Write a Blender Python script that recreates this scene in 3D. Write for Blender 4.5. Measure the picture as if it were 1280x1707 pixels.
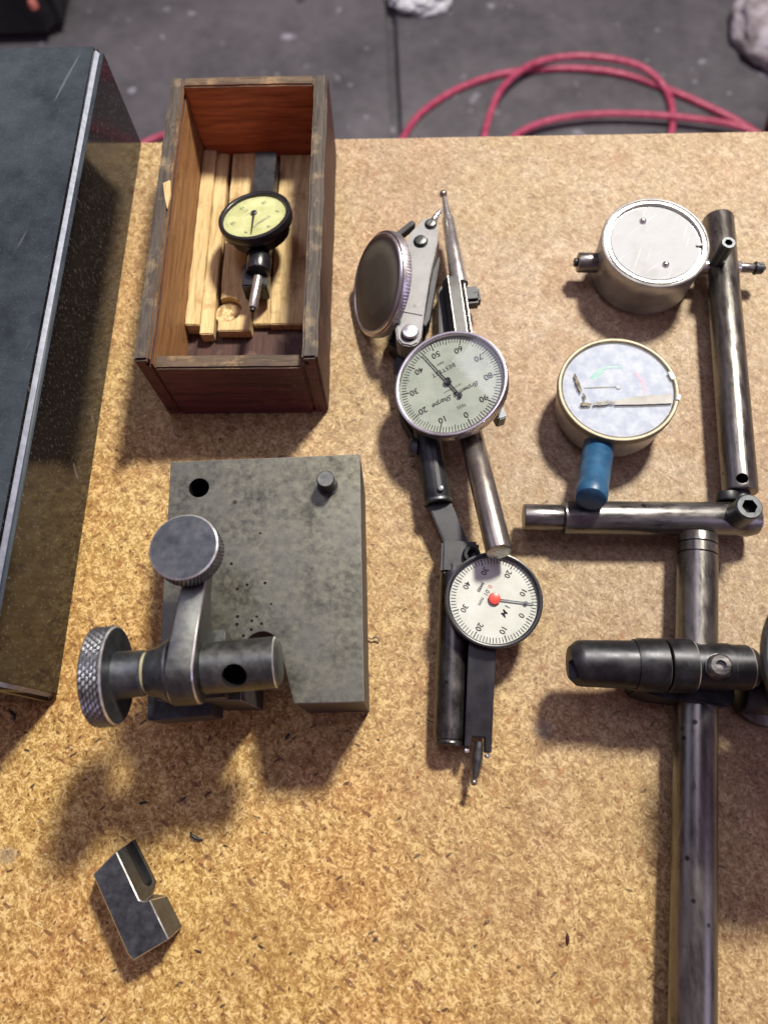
import bpy, bmesh, math, random
from mathutils import Vector, Matrix, Quaternion
random.seed(7)
R = math.radians
scene = bpy.context.scene
COL = scene.collection
for o in list(bpy.data.objects): bpy.data.objects.remove(o)

# ------------------------------------------------------------------ camera
HC = 0.40                        # lens height above the board, metres
FPX, CX, CY = 1233.0, 640.0, 853.5
def camray(px, py): return Vector((px - CX, -(py - CY), -FPX))
_down = camray(673, 1290).normalized()
def _pp(px, py):
    r = camray(px, py); return r * (1.0 / r.dot(_down))
_X = (_pp(1280, 218) - _pp(150, 238)).normalized()
_Z = -_down
_Y = _Z.cross(_X)
RM = Matrix((_X, _Y, _Z))        # camera vector -> world vector
def W(px, py, z=0.0):
    """point of the real scene at height z seen at photo position px, py"""
    r = camray(px, py); t = (HC - z) / r.dot(_down)
    w = RM @ (r * t); return Vector((w.x, w.y, z))
cd = bpy.data.cameras.new('camera'); cam = bpy.data.objects.new('camera', cd); COL.objects.link(cam)
M4 = RM.to_4x4(); M4.translation = Vector((0, 0, HC)); cam.matrix_world = M4
cd.sensor_fit = 'VERTICAL'; cd.sensor_height = 36.0; cd.lens = FPX / 1707.0 * 36.0
cd.clip_start = 0.01; cd.clip_end = 60
cd.dof.use_dof = True; cd.dof.focus_distance = 0.385; cd.dof.aperture_fstop = 6.5
scene.camera = cam

# ------------------------------------------------------------------ light
wd = bpy.data.worlds.new('World'); scene.world = wd; wd.use_nodes = True
bg = wd.node_tree.nodes['Background']; bg.inputs[0].default_value = (1.0, 0.62, 0.86, 1); bg.inputs[1].default_value = 0.15
def area(name, loc, target, power, size, color, sy=None, shape='DISK'):
    l = bpy.data.lights.new(name, 'AREA'); l.energy = power; l.color = color
    l.shape = shape; l.size = size
    if sy: l.size_y = sy
    o = bpy.data.objects.new(name, l); COL.objects.link(o); o.location = loc
    o.rotation_euler = (Vector(loc) - Vector(target)).to_track_quat('Z', 'Y').to_euler()
    return o
TGT = Vector((0.0, 0.2, 0))
LD = Vector((0.36, 0.60, 1.0)).normalized()
area('lamp_key', TGT + LD * 1.9, TGT, 60, 0.25, (1.0, 0.94, 0.82))
area('lamp_ceiling', (-0.5, 0.9, 2.6), (0, 0.2, 0), 11, 0.5, (0.80, 0.78, 1.0), 1.8, 'RECTANGLE')
area('lamp_side', (1.9, -0.9, 1.5), (0, 0.2, 0), 5, 0.5, (0.72, 0.66, 1.0), 1.2, 'RECTANGLE')
scene.view_settings.view_transform = 'Standard'; scene.view_settings.look = 'None'
scene.view_settings.exposure = 0.2; scene.view_settings.gamma = 1.0

area('lamp_window', (-1.7, 0.5, 1.3), (0, 0.1, 0), 1.6, 0.5, (0.62, 0.74, 1.0), 0.8, 'RECTANGLE')

# ------------------------------------------------------------------ materials
class NT:
    def __init__(s, name):
        s.m = bpy.data.materials.new(name); s.m.use_nodes = True; s.t = s.m.node_tree
        s.n = s.t.nodes; s.l = s.t.links
        s.b = s.n['Principled BSDF']; s.out = s.n['Material Output']
        tc = s.n.new('ShaderNodeTexCoord'); s.co = tc.outputs['Object']
    def link(s, a, b): s.l.new(a, b)
    def mapping(s, scale=(1, 1, 1), rot=(0, 0, 0), co=None):
        co = co or s.co
        if any(rot):
            q = s.n.new('ShaderNodeMapping'); q.inputs['Rotation'].default_value = rot; s.link(co, q.inputs['Vector']); co = q.outputs[0]
        m = s.n.new('ShaderNodeMapping'); m.inputs['Scale'].default_value = scale
        s.link(co, m.inputs['Vector']); return m.outputs[0]
    def noise(s, scale, detail=4, rough=0.55, co=None, dist=0.0):
        n = s.n.new('ShaderNodeTexNoise'); n.inputs['Scale'].default_value = scale; n.inputs['Detail'].default_value = detail
        n.inputs['Roughness'].default_value = rough; n.inputs['Distortion'].default_value = dist
        s.link(co or s.co, n.inputs['Vector']); return n.outputs['Fac']
    def voro(s, scale, co=None, feat='F1', rand=1.0):
        n = s.n.new('ShaderNodeTexVoronoi'); n.feature = feat; n.inputs['Scale'].default_value = scale
        n.inputs['Randomness'].default_value = rand
        s.link(co or s.co, n.inputs['Vector']); return n
    def ramp(s, fac, stops, interp='LINEAR'):
        r = s.n.new('ShaderNodeValToRGB'); e = r.color_ramp; e.interpolation = interp
        while len(e.elements) > 1: e.elements.remove(e.elements[-1])
        for i, (p, c) in enumerate(stops):
            el = e.elements[0] if i == 0 else e.elements.new(p)
            el.position = p
            el.color = (c, c, c, 1) if isinstance(c, (int, float)) else (*c, 1)
        s.link(fac, r.inputs[0]); return r.outputs[0]
    def mix(s, fac, a, b, mode='MIX'):
        m = s.n.new('ShaderNodeMix'); m.data_type = 'RGBA'; m.blend_type = mode
        for sock, v in ((m.inputs[0], fac), (m.inputs[6], a), (m.inputs[7], b)):
            if isinstance(v, (int, float)): sock.default_value = v if sock == m.inputs[0] else (v, v, v, 1)
            elif isinstance(v, tuple): sock.default_value = (*v, 1)
            else: s.link(v, sock)
        return m.outputs[2]
    def math(s, op, a, b=0.0):
        m = s.n.new('ShaderNodeMath'); m.operation = op
        for sock, v in ((m.inputs[0], a), (m.inputs[1], b)):
            if isinstance(v, (int, float)): sock.default_value = v
            else: s.link(v, sock)
        return m.outputs[0]
    def bump(s, h, strength=0.2, dist=0.0005):
        b = s.n.new('ShaderNodeBump'); b.inputs['Strength'].default_value = strength; b.inputs['Distance'].default_value = dist
        s.link(h, b.inputs['Height']); s.link(b.outputs[0], s.b.inputs['Normal']); return b
    def col(s, v):
        if isinstance(v, tuple): s.b.inputs['Base Color'].default_value = (*v, 1)
        else: s.link(v, s.b.inputs['Base Color'])
    def rough(s, v):
        if isinstance(v, (int, float)): s.b.inputs['Roughness'].default_value = v
        else: s.link(v, s.b.inputs['Roughness'])
    def metal(s, v):
        if isinstance(v, (int, float)): s.b.inputs['Metallic'].default_value = v
        else: s.link(v, s.b.inputs['Metallic'])

def mk_board():
    t = NT('particle_board')
    w = t.n.new('ShaderNodeTexNoise'); w.inputs['Scale'].default_value = 260; w.inputs['Detail'].default_value = 3; t.link(t.co, w.inputs['Vector'])
    sub = t.n.new('ShaderNodeVectorMath'); sub.operation = 'MULTIPLY_ADD'; t.link(w.outputs['Color'], sub.inputs[0])
    sub.inputs[1].default_value = (0.0022, 0.0022, 0.0022); t.link(t.co, sub.inputs[2])
    wco = sub.outputs[0]
    # short wood fibres lying every way: the brightest of several stretched grains
    f = None
    for k, (ang, st) in enumerate(((0.2, 0.26), (1.25, 0.22), (2.1, 0.28), (2.8, 0.24))):
        m = t.mapping((1, st, 1), (0, 0, ang), wco)
        g = t.noise(960 - 80 * k, 2, 0.5, m)
        f = g if f is None else t.math('MAXIMUM', f, g)
    dk = None
    for k, (ang, st) in enumerate(((0.7, 0.25), (1.8, 0.3), (2.5, 0.22))):
        g = t.noise(760 - 70 * k, 2, 0.5, t.mapping((1, st, 1), (0, 0, ang), wco))
        dk = g if dk is None else t.math('MINIMUM', dk, g)
    low = t.noise(230, 3, 0.55)
    f2 = t.math('ADD', t.math('MULTIPLY', f, 0.55), t.math('ADD', t.math('MULTIPLY', low, 0.22), t.math('MULTIPLY', dk, 0.38)))
    base = t.ramp(f2, [(0.46, (0.11, 0.046, 0.012)), (0.52, (0.27, 0.145, 0.040)), (0.59, (0.40, 0.245, 0.080)), (0.67, (0.68, 0.49, 0.21))])
    base2 = t.ramp(f2, [(0.44, (0.145, 0.095, 0.054)), (0.52, (0.240, 0.168, 0.102)), (0.60, (0.320, 0.236, 0.150)), (0.70, (0.47, 0.375, 0.258))])
    # lamp colour and falloff painted in: golden near left, greyer far right
    big = t.noise(5.5, 3, 0.6)
    sx = t.n.new('ShaderNodeSeparateXYZ'); t.link(t.co, sx.inputs[0])
    g = t.math('ADD', t.math('MULTIPLY', sx.outputs[1], 1.9), t.math('MULTIPLY', sx.outputs[0], 2.7))
    g = t.math('ADD', g, t.math('MULTIPLY', big, 0.6))
    lamp_tint = t.ramp(g, [(0.12, 0.0), (0.95, 1.0)])
    c = t.mix(lamp_tint, base, base2)
    hue = t.ramp(t.noise(13, 4, 0.6, t.mapping((1, 1, 1), (0.3, 0.2, 0.4))), [(0.38, 0.0), (0.62, 1.0)])
    c = t.mix(t.math('MULTIPLY', t.ramp(hue, [(0.0, 1.0), (0.5, 0.0)]), 0.55), c, (1.0, 0.86, 0.80), 'MULTIPLY')
    c = t.mix(t.math('MULTIPLY', t.ramp(hue, [(0.5, 0.0), (1.0, 1.0)]), 0.5), c, (1.0, 0.98, 0.78), 'MULTIPLY')
    bl = t.ramp(t.noise(22, 5, 0.65), [(0.50, 0.0), (0.76, 0.30)])
    c = t.mix(bl, c, (0.24, 0.13, 0.055))
    for px, py, rad, cc, am in ((905, 1215, .0060, (0.20, 0.19, 0.17), .45), (12, 1425, .0065, (0.22, 0.20, 0.16), .45), (795, 1480, .030, (0.27, 0.17, 0.09), .25), (700, 1330, .020, (0.24, 0.14, 0.07), .22), (1010, 1620, .022, (0.26, 0.15, 0.08), .2), (420, 1560, .028, (0.24, 0.13, 0.05), .22), (560, 640, .018, (0.24, 0.15, 0.08), .22)):
        p = W(px, py, 0); d = t.n.new('ShaderNodeVectorMath'); d.operation = 'DISTANCE'; t.link(t.co, d.inputs[0]); d.inputs[1].default_value = (p.x - 0.05, p.y + 0.1, 0.85)
        q = t.math('ADD', t.math('DIVIDE', d.outputs['Value'], rad), t.math('MULTIPLY', t.math('SUBTRACT', t.noise(0.9 / rad, 3, 0.6), 0.5), 1.6))
        c = t.mix(t.ramp(q, [(0.45, am), (0.95, 0.0)]), c, cc)
    # bark flakes and dark slivers: (scale, stretch, size, rarity, colour)
    for sc, st, ang, th, rr, dc, amt in ((190, (1, 0.5, 1), 0.8, 0.32, 0.72, (0.27, 0.105, 0.035), 0.6), (260, (1, 0.30, 1), 2.2, 0.30, 0.74, (0.15, 0.060, 0.026), 0.8),
                                    (230, (1, 0.35, 1), 1.0, 0.20, 0.78, (0.040, 0.020, 0.014), 0.9), (170, (0.30, 1, 1), 0.3, 0.13, 0.84, (0.022, 0.013, 0.010), 0.95), (420, (1, 0.6, 1), 0.5, 0.28, 0.78, (0.09, 0.038, 0.018), 0.85),
                                    (520, (1, 0.5, 1), 1.9, 0.28, 0.80, (0.80, 0.66, 0.42), 0.5)):
        v = t.voro(sc, co=t.mapping(st, (0, 0, ang), wco))
        sv = t.n.new('ShaderNodeSeparateColor'); t.link(v.outputs['Color'], sv.inputs[0])
        m1 = t.math('MULTIPLY', t.ramp(v.outputs['Distance'], [(th * 0.65, 1.0), (th, 0.0)]), t.ramp(sv.outputs[1], [(rr, 0.0), (rr + .04, amt)]))
        c = t.mix(t.math('MULTIPLY', m1, t.ramp(lamp_tint, [(0.0, 1.0), (1.0, 0.45)])), c, dc)
    t.col(c); t.rough(t.ramp(t.noise(90, 3), [(0.3, 0.5), (0.7, 0.72)])); t.b.inputs['Specular IOR Level'].default_value = 0.35
    t.bump(f2, 0.5, 0.0004)
    return t.m
def mk_metal(name, c1, c2, r1, r2, scale=220, metallic=1.0, stretch=(1, 1, 1), pits=0.0, pitcol=(0.02, 0.018, 0.02), bump=0.08, big=18, bigc=None, scr=0.35):
    t = NT(name)
    n = t.noise(scale, 5, 0.65, t.mapping(stretch))
    n2 = t.noise(big, 4, 0.6)
    f = t.math('ADD', t.math('MULTIPLY', n, 0.5), t.math('MULTIPLY', n2, 0.5))
    c = t.ramp(f, [(0.36, c1), (0.64, c2)])
    if bigc: c = t.mix(t.ramp(n2, [(0.45, 0.0), (0.7, 0.6)]), c, bigc)
    r = t.ramp(t.math('ADD', t.math('MULTIPLY', n, 0.7), t.math('MULTIPLY', n2, 0.3)), [(0.35, r1), (0.65, r2)])
    met = metallic
    if scr:       # fine scratches catching light
        for k in range(2):
            s1 = t.noise(42 + 11 * k, 2, 0.5, t.mapping((26, 0.5, 3), (0, 0, 0.35 + 0.55 * k)))
            sm = t.ramp(s1, [(0.68, 0.0), (0.71, scr * .55)])
            c = t.mix(sm, c, tuple(min(1, x * 1.9 + .06) for x in c2))
    if pits:
        v = t.voro(170, co=t.mapping((1, 1, 1)))
        sv = t.n.new('ShaderNodeSeparateColor'); t.link(v.outputs['Color'], sv.inputs[0])
        msk = t.math('MULTIPLY', t.ramp(v.outputs['Distance'], [(0.16, 1.0), (0.27, 0.0)]), t.ramp(sv.outputs[0], [(1 - pits, 0.0), (1 - pits + 0.03, 0.9)]))
        c = t.mix(msk, c, pitcol)
        pn = t.ramp(t.noise(420, 3, 0.7), [(0.60, 0.0), (0.70, min(0.7, pits * 3))])
        c = t.mix(pn, c, pitcol)
    t.col(c); t.rough(r); t.metal(met)
    t.bump(t.noise(scale * 1.6, 4, 0.7, t.mapping(stretch)), bump, 0.0003)
    return t.m
def mk_paint(name, c1, c2, rough, scale=120, spec=0.5, bump=0.05, speck=None):
    t = NT(name); n = t.noise(scale, 4, 0.6)
    c = t.ramp(n, [(0.38, c1), (0.62, c2)])
    if speck: c = t.mix(t.ramp(t.noise(scale * 3, 3, 0.7), [(0.63, 0.0), (0.70, 0.6)]), c, speck)
    t.col(c); t.rough(t.ramp(t.noise(scale * .7, 3), [(0.35, rough * 0.8), (0.65, min(1, rough * 1.25))])); t.b.inputs['Specular IOR Level'].default_value = spec
    t.bump(n, bump, 0.0003); return t.m
def mk_wood(name, dark, light, axis=1, scale=1.0, rough=0.6, worn=None, wornamt=0.3, spec=0.35):
    t = NT(name)
    st = [70, 70, 70]; st[axis] = 5
    n = t.noise(3.2 * scale, 6, 0.65, t.mapping(tuple(st)), 0.6)
    fine = t.noise(12 * scale, 3, 0.6, t.mapping(tuple(st)))
    f = t.math('ADD', t.math('MULTIPLY', n, 0.65), t.math('MULTIPLY', fine, 0.35))
    c = t.ramp(f, [(0.36, dark), (0.62, light)])
    if worn: c = t.mix(t.ramp(t.noise(55, 5, 0.7), [(0.62 - wornamt * .3, 0.0), (0.72, 0.85)]), c, worn)
    t.col(c); t.rough(rough); t.b.inputs['Specular IOR Level'].default_value = spec
    t.bump(f, 0.35, 0.0005); return t.m
def mk_granite():
    t = NT('granite_lapped')
    n = t.noise(60, 6, 0.7); n2 = t.noise(9, 4, 0.6)
    c = t.ramp(t.math('ADD', t.math('MULTIPLY', n, 0.5), t.math('MULTIPLY', n2, 0.5)), [(0.38, (0.012, 0.017, 0.024)), (0.62, (0.042, 0.055, 0.070))])
    sp = t.ramp(t.noise(900, 2, 0.6), [(0.60, 0.0), (0.72, 0.45)]); c = t.mix(sp, c, (0.11, 0.12, 0.14))
    s1 = t.noise(30, 2, 0.5, t.mapping((9, 0.5, 1), (0, 0, 0.25))); c = t.mix(t.ramp(s1, [(0.70, 0.0), (0.735, 0.4)]), c, (0.16, 0.17, 0.19))
    v = t.voro(38); sv = t.n.new('ShaderNodeSeparateColor'); t.link(v.outputs['Color'], sv.inputs[0])
    c = t.mix(t.math('MULTIPLY', t.ramp(v.outputs['Distance'], [(0.025, 1.0), (0.05, 0.0)]), t.ramp(sv.outputs[0], [(0.75, 0.0), (0.8, 1.0)])), c, (0.55, 0.57, 0.62))
    t.col(c); t.rough(t.ramp(n2, [(0.3, 0.42), (0.7, 0.58)])); t.b.inputs['Specular IOR Level'].default_value = 0.28; t.bump(n, 0.08, 0.0003); return t.m
def mk_granite_side():
    t = NT('granite_polished')
    m = t.mapping((1, 1, 0.6))
    c = t.ramp(t.noise(640, 3, 0.6, m), [(0.5, (0.008, 0.008, 0.008)), (0.60, (0.020, 0.020, 0.019)), (0.72, (0.095, 0.092, 0.09))])
    s1 = t.noise(26, 2, 0.5, t.mapping((1, 5, 1.2), (0.6, 0, 0))); c = t.mix(t.ramp(s1, [(0.71, 0.0), (0.735, 0.5)]), c, (0.20, 0.18, 0.16))
    t.col(c); t.rough(t.ramp(t.noise(30, 4), [(0.3, 0.05), (0.7, 0.14)])); t.b.inputs['IOR'].default_value = 1.45; return t.m
def mk_floor():
    t = NT('concrete')
    n = t.noise(2.2, 6, 0.62); n2 = t.noise(16, 5, 0.7)
    c = t.ramp(t.math('ADD', t.math('MULTIPLY', n, 0.6), t.math('MULTIPLY', n2, 0.4)), [(0.34, (0.055, 0.054, 0.064)), (0.5, (0.115, 0.112, 0.126)), (0.68, (0.19, 0.185, 0.205))])
    for sc, th, rr, cc in ((9, 0.17, 0.6, (0.42, 0.42, 0.50)), (17, 0.18, 0.66, (0.36, 0.38, 0.44)), (30, 0.2, 0.7, (0.27, 0.27, 0.30)), (14, 0.20, 0.8, (0.03, 0.03, 0.032))):
        w = t.n.new('ShaderNodeTexNoise'); w.inputs['Scale'].default_value = sc * 3; t.link(t.co, w.inputs['Vector'])
        sub = t.n.new('ShaderNodeVectorMath'); sub.operation = 'MULTIPLY_ADD'; t.link(w.outputs['Color'], sub.inputs[0])
        sub.inputs[1].default_value = (0.5 / sc,) * 3; t.link(t.co, sub.inputs[2])
        v = t.voro(sc, co=sub.outputs[0]); sv = t.n.new('ShaderNodeSeparateColor'); t.link(v.outputs['Color'], sv.inputs[0])
        c = t.mix(t.math('MULTIPLY', t.ramp(v.outputs['Distance'], [(th * .5, 0.9), (th, 0.0)]), t.ramp(sv.outputs[0], [(rr, 0.0), (rr + .2, 1.0)])), c, cc)
    t.col(c); t.rough(0.6); t.bump(n2, 0.3, 0.003); return t.m
def mk_glass(name, tint=(1, 1, 1), rough=0.03, mult=1.0):
    t = NT(name); t.n.remove(t.b)
    tr = t.n.new('ShaderNodeBsdfTransparent'); tr.inputs[0].default_value = (*tint, 1)
    gl = t.n.new('ShaderNodeBsdfGlossy'); gl.inputs['Roughness'].default_value = rough
    fr = t.n.new('ShaderNodeFresnel'); fr.inputs[0].default_value = 1.5
    mx = t.n.new('ShaderNodeMixShader'); ge = t.n.new('ShaderNodeNewGeometry'); fm = t.math('MULTIPLY', t.math('MULTIPLY', fr.outputs[0], mult), t.math('SUBTRACT', 1.0, ge.outputs['Backfacing'])); t.link(fm, mx.inputs[0])
    t.link(tr.outputs[0], mx.inputs[1]); t.link(gl.outputs[0], mx.inputs[2]); t.link(mx.outputs[0], t.out.inputs[0]); return t.m

M = {}
M['plug'] = mk_paint('end_grain', (0.30, 0.19, 0.075), (0.74, 0.57, 0.31), 0.75, 420, 0.2, 0.5)
M['plate_side'] = mk_metal('shaded_steel_side', (0.035, 0.030, 0.030), (0.085, 0.075, 0.070), 0.5, 0.65, 300, 0.4, bump=0.2, scr=0.05)  # darker copy for the block's sides, reflected shade put into the colour
M['dirt_thin'] = mk_paint('thin_glue', (0.20, 0.19, 0.16), (0.38, 0.38, 0.36), 0.8, 900, 0.2, 0.4)
M['knurl_steel'] = mk_metal('knurled_steel', (0.16, 0.17, 0.19), (0.30, 0.31, 0.34), 0.25, 0.4, 300, 0.9, scr=0.0)  # lightened so the knurl's colour carries reflected window light
M['edge_steel'] = mk_paint('edge_highlight', (0.55, 0.55, 0.56), (0.80, 0.80, 0.82), 0.35, 300, 0.8, 0.1); M['edge_steel'].node_tree.nodes['Principled BSDF'].inputs['Metallic'].default_value = 0.8  # bright colour for bevel strips, painting in edge highlights
M['board'] = mk_board()
M['board_edge'] = mk_paint('board_edge', (0.20, 0.12, 0.055), (0.34, 0.22, 0.11), 0.8, 300, 0.2, 0.4)
M['granite'] = mk_granite(); M['granite_side'] = mk_granite_side()
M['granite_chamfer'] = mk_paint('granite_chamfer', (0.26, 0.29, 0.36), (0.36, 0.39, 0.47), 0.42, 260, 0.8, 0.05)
M['floor'] = mk_floor()
M['steel_plate'] = mk_metal('ground_steel_plate', (0.050, 0.050, 0.040), (0.185, 0.182, 0.145), 0.36, 0.52, 330, 0.75, big=42, bigc=(0.066, 0.068, 0.068), scr=0.06, bump=0.2, pits=0.015)
M['dark_steel'] = mk_metal('blued_steel', (0.060, 0.064, 0.063), (0.15, 0.154, 0.150), 0.34, 0.52, 260, 0.85, big=60, scr=0.12)
M['gun_steel'] = mk_metal('gunmetal', (0.060, 0.066, 0.074), (0.13, 0.14, 0.15), 0.34, 0.5, 300, 0.82, big=80, scr=0.12)
M['rod_steel'] = mk_metal('rod_steel', (0.10, 0.096, 0.088), (0.28, 0.265, 0.245), 0.24, 0.40, 300, 0.92, (1, 0.22, 1), pits=0.05, big=60, bigc=(0.11, 0.102, 0.09), scr=0.2)
M['bar_steel'] = mk_metal('bar_steel', (0.10, 0.097, 0.098), (0.32, 0.31, 0.305), 0.24, 0.42, 300, 0.92, (0.22, 1, 1), pits=0.06, big=60, bigc=(0.11, 0.105, 0.10), scr=0.2)
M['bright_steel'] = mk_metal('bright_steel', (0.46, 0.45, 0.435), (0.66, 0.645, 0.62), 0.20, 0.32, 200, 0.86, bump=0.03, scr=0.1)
M['satin_chrome'] = mk_metal('satin_chrome', (0.50, 0.48, 0.50), (0.68, 0.65, 0.68), 0.26, 0.38, 150, 0.95, bump=0.04, scr=0.15)
M['tube_steel'] = mk_metal('warm_tube_steel', (0.27, 0.245, 0.22), (0.38, 0.35, 0.315), 0.24, 0.36, 150, 0.9, bump=0.03, scr=0.1)
M['cast_metal'] = mk_metal('die_cast_metal', (0.16, 0.16, 0.165), (0.28, 0.28, 0.29), 0.5, 0.68, 160, 0.4, pits=0.08, pitcol=(0.13, 0.13, 0.14), bump=0.2, big=70, scr=0.3)
M['alu_cap'] = mk_metal('worn_aluminium', (0.29, 0.305, 0.325), (0.42, 0.435, 0.46), 0.60, 0.75, 150, 0.15, bump=0.08, big=60, bigc=(0.27, 0.27, 0.27), scr=0.5)
M['alu_case'] = mk_metal('painted_case', (0.33, 0.32, 0.315), (0.52, 0.51, 0.50), 0.34, 0.50, 120, 0.7, bump=0.08, big=45, scr=0.3)
M['brass_rim'] = mk_metal('tarnished_rim', (0.12, 0.10, 0.070), (0.26, 0.225, 0.165), 0.40, 0.55, 200, 0.6, bump=0.08, big=60, scr=0.2)
M['black_metal'] = mk_metal('black_oxide', (0.014, 0.015, 0.018), (0.034, 0.035, 0.041), 0.34, 0.5, 200, 0.3, bump=0.05, big=60, scr=0.25)
M['black_rod'] = mk_metal('worn_black_rod', (0.055, 0.052, 0.050), (0.15, 0.145, 0.14), 0.22, 0.42, 260, 0.9, (1, 0.4, 1), pits=0.10, bump=0.12, big=60, scr=0.3)
M['black_clamp'] = mk_metal('black_clamp', (0.022, 0.023, 0.027), (0.055, 0.055, 0.062), 0.32, 0.52, 160, 0.75, bump=0.08, big=60, scr=0.25)
M['black_paint'] = mk_paint('gloss_black', (0.008, 0.008, 0.010), (0.018, 0.018, 0.022), 0.30, 90, 0.6, 0.03)
M['hole'] = mk_paint('bore_black', (0.008, 0.007, 0.007), (0.014, 0.012, 0.012), 0.7, 90, 0.2)
M['dial_white'] = mk_paint('dial_white', (0.50, 0.53, 0.48), (0.60, 0.62, 0.58), 0.5, 60, 0.3, 0.0)
M['dial_grey'] = mk_paint('dial_silver_green', (0.27, 0.31, 0.26), (0.36, 0.40, 0.345), 0.45, 50, 0.4, 0.0)
M['dial_yellow'] = mk_paint('dial_yellow', (0.42, 0.44, 0.20), (0.58, 0.60, 0.32), 0.5, 70, 0.3, 0.0)
M['dial_pale'] = mk_paint('dial_pale_blue', (0.29, 0.33, 0.41), (0.42, 0.45, 0.49), 0.7, 160, 0.15, 0.0, speck=(0.40, 0.38, 0.50))
M['print_black'] = mk_paint('print_black', (0.012, 0.012, 0.014), (0.03, 0.03, 0.03), 0.6, 90, 0.2, 0)
M['print_grey'] = mk_paint('print_grey', (0.16, 0.17, 0.15), (0.24, 0.25, 0.22), 0.6, 90, 0.2, 0)
M['print_red'] = mk_paint('print_red', (0.50, 0.08, 0.05), (0.6, 0.12, 0.08), 0.6, 90, 0.2, 0)
M['print_pink'] = mk_paint('print_pink', (0.46, 0.26, 0.33), (0.54, 0.34, 0.41), 0.6, 200, 0.2, 0)
M['print_green'] = mk_paint('print_green', (0.18, 0.38, 0.32), (0.30, 0.46, 0.41), 0.6, 200, 0.2, 0)
M['red_plastic'] = mk_paint('red_plastic', (0.55, 0.05, 0.035), (0.64, 0.08, 0.05), 0.35, 90, 0.5, 0.02)
M['blue_rubber'] = mk_paint('blue_rubber', (0.010, 0.055, 0.125), (0.022, 0.095, 0.19), 0.38, 90, 0.5, 0.08, speck=(0.06, 0.17, 0.28))
M['tape'] = mk_paint('yellowed_tape', (0.34, 0.335, 0.31), (0.41, 0.405, 0.385), 0.7, 120, 0.4, 0.05)
M['dirt'] = mk_paint('dried_glue', (0.10, 0.088, 0.06), (0.26, 0.235, 0.18), 0.8, 300, 0.2, 0.5)
M['washer'] = mk_paint('yellow_washer', (0.30, 0.28, 0.18), (0.42, 0.40, 0.27), 0.45, 90, 0.4, 0.02)
M['glass'] = mk_glass('dial_glass'); M['crystal'] = mk_glass('scuffed_crystal', (0.95, 0.96, 0.98), 0.45, 0.5)
M['brown_glass'] = mk_metal('dull_back_disc', (0.16, 0.145, 0.11), (0.21, 0.19, 0.145), 0.55, 0.65, 90, 0.35, bump=0.02, big=30, scr=0.1)
M['box_outer'] = mk_wood('box_stained_front', (0.040, 0.010, 0.014), (0.17, 0.044, 0.052), 0, 1.0, 0.5, (0.20, 0.09, 0.06), 0.02)
M['box_side'] = mk_wood('box_stained_side', (0.018, 0.007, 0.006), (0.085, 0.034, 0.026), 1, 1.4, 0.6, (0.17, 0.11, 0.075), 0.25)
M['box_inner'] = mk_wood('box_red_inside', (0.24, 0.045, 0.018), (0.58, 0.170, 0.065), 0, 1.1, 0.6)
M['box_inner_side'] = mk_wood('box_tan_inside', (0.15, 0.062, 0.022), (0.36, 0.185, 0.075), 1, 1.2, 0.6, (0.10, 0.045, 0.02), 0.15)
M['box_top'] = mk_wood('box_worn_rim', (0.022, 0.017, 0.014), (0.095, 0.078, 0.064), 1, 1.6, 0.65, (0.30, 0.22, 0.13), 0.30)
M['box_top_x'] = mk_wood('box_worn_rim_cross', (0.035, 0.023, 0.016), (0.13, 0.088, 0.055), 0, 1.5, 0.65, (0.34, 0.22, 0.11), 0.30)
M['pine'] = mk_wood('pale_pine', (0.36, 0.24, 0.10), (0.72, 0.54, 0.28), 1, 1.3, 0.65, (0.24, 0.125, 0.045), 0.22)
M['hose'] = mk_paint('red_hose', (0.42, 0.050, 0.12), (0.58, 0.11, 0.20), 0.4, 60, 0.5, 0.02)
M['white_plastic'] = mk_paint('white_plastic', (0.62, 0.66, 0.74), (0.80, 0.84, 0.90), 0.35, 20, 0.5, 0.3)
M['mottled'] = mk_paint('mottled_sack', (0.26, 0.23, 0.24), (0.56, 0.53, 0.60), 0.7, 24, 0.3, 0.5, speck=(0.30, 0.21, 0.18))
M['maroon'] = mk_paint('maroon_rubber', (0.03, 0.008, 0.010), (0.055, 0.014, 0.016), 0.5, 60, 0.4, 0.05)
M['machine'] = mk_paint('machine_black', (0.010, 0.010, 0.014), (0.022, 0.021, 0.028), 0.5, 20, 0.4, 0.1)
M['red_fitting'] = mk_paint('red_fitting', (0.42, 0.10, 0.08), (0.55, 0.20, 0.16), 0.5, 60, 0.4, 0.05)
M['table_leg'] = mk_paint('table_leg', (0.05, 0.05, 0.055), (0.08, 0.08, 0.085), 0.5, 30, 0.4, 0.05)

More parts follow.
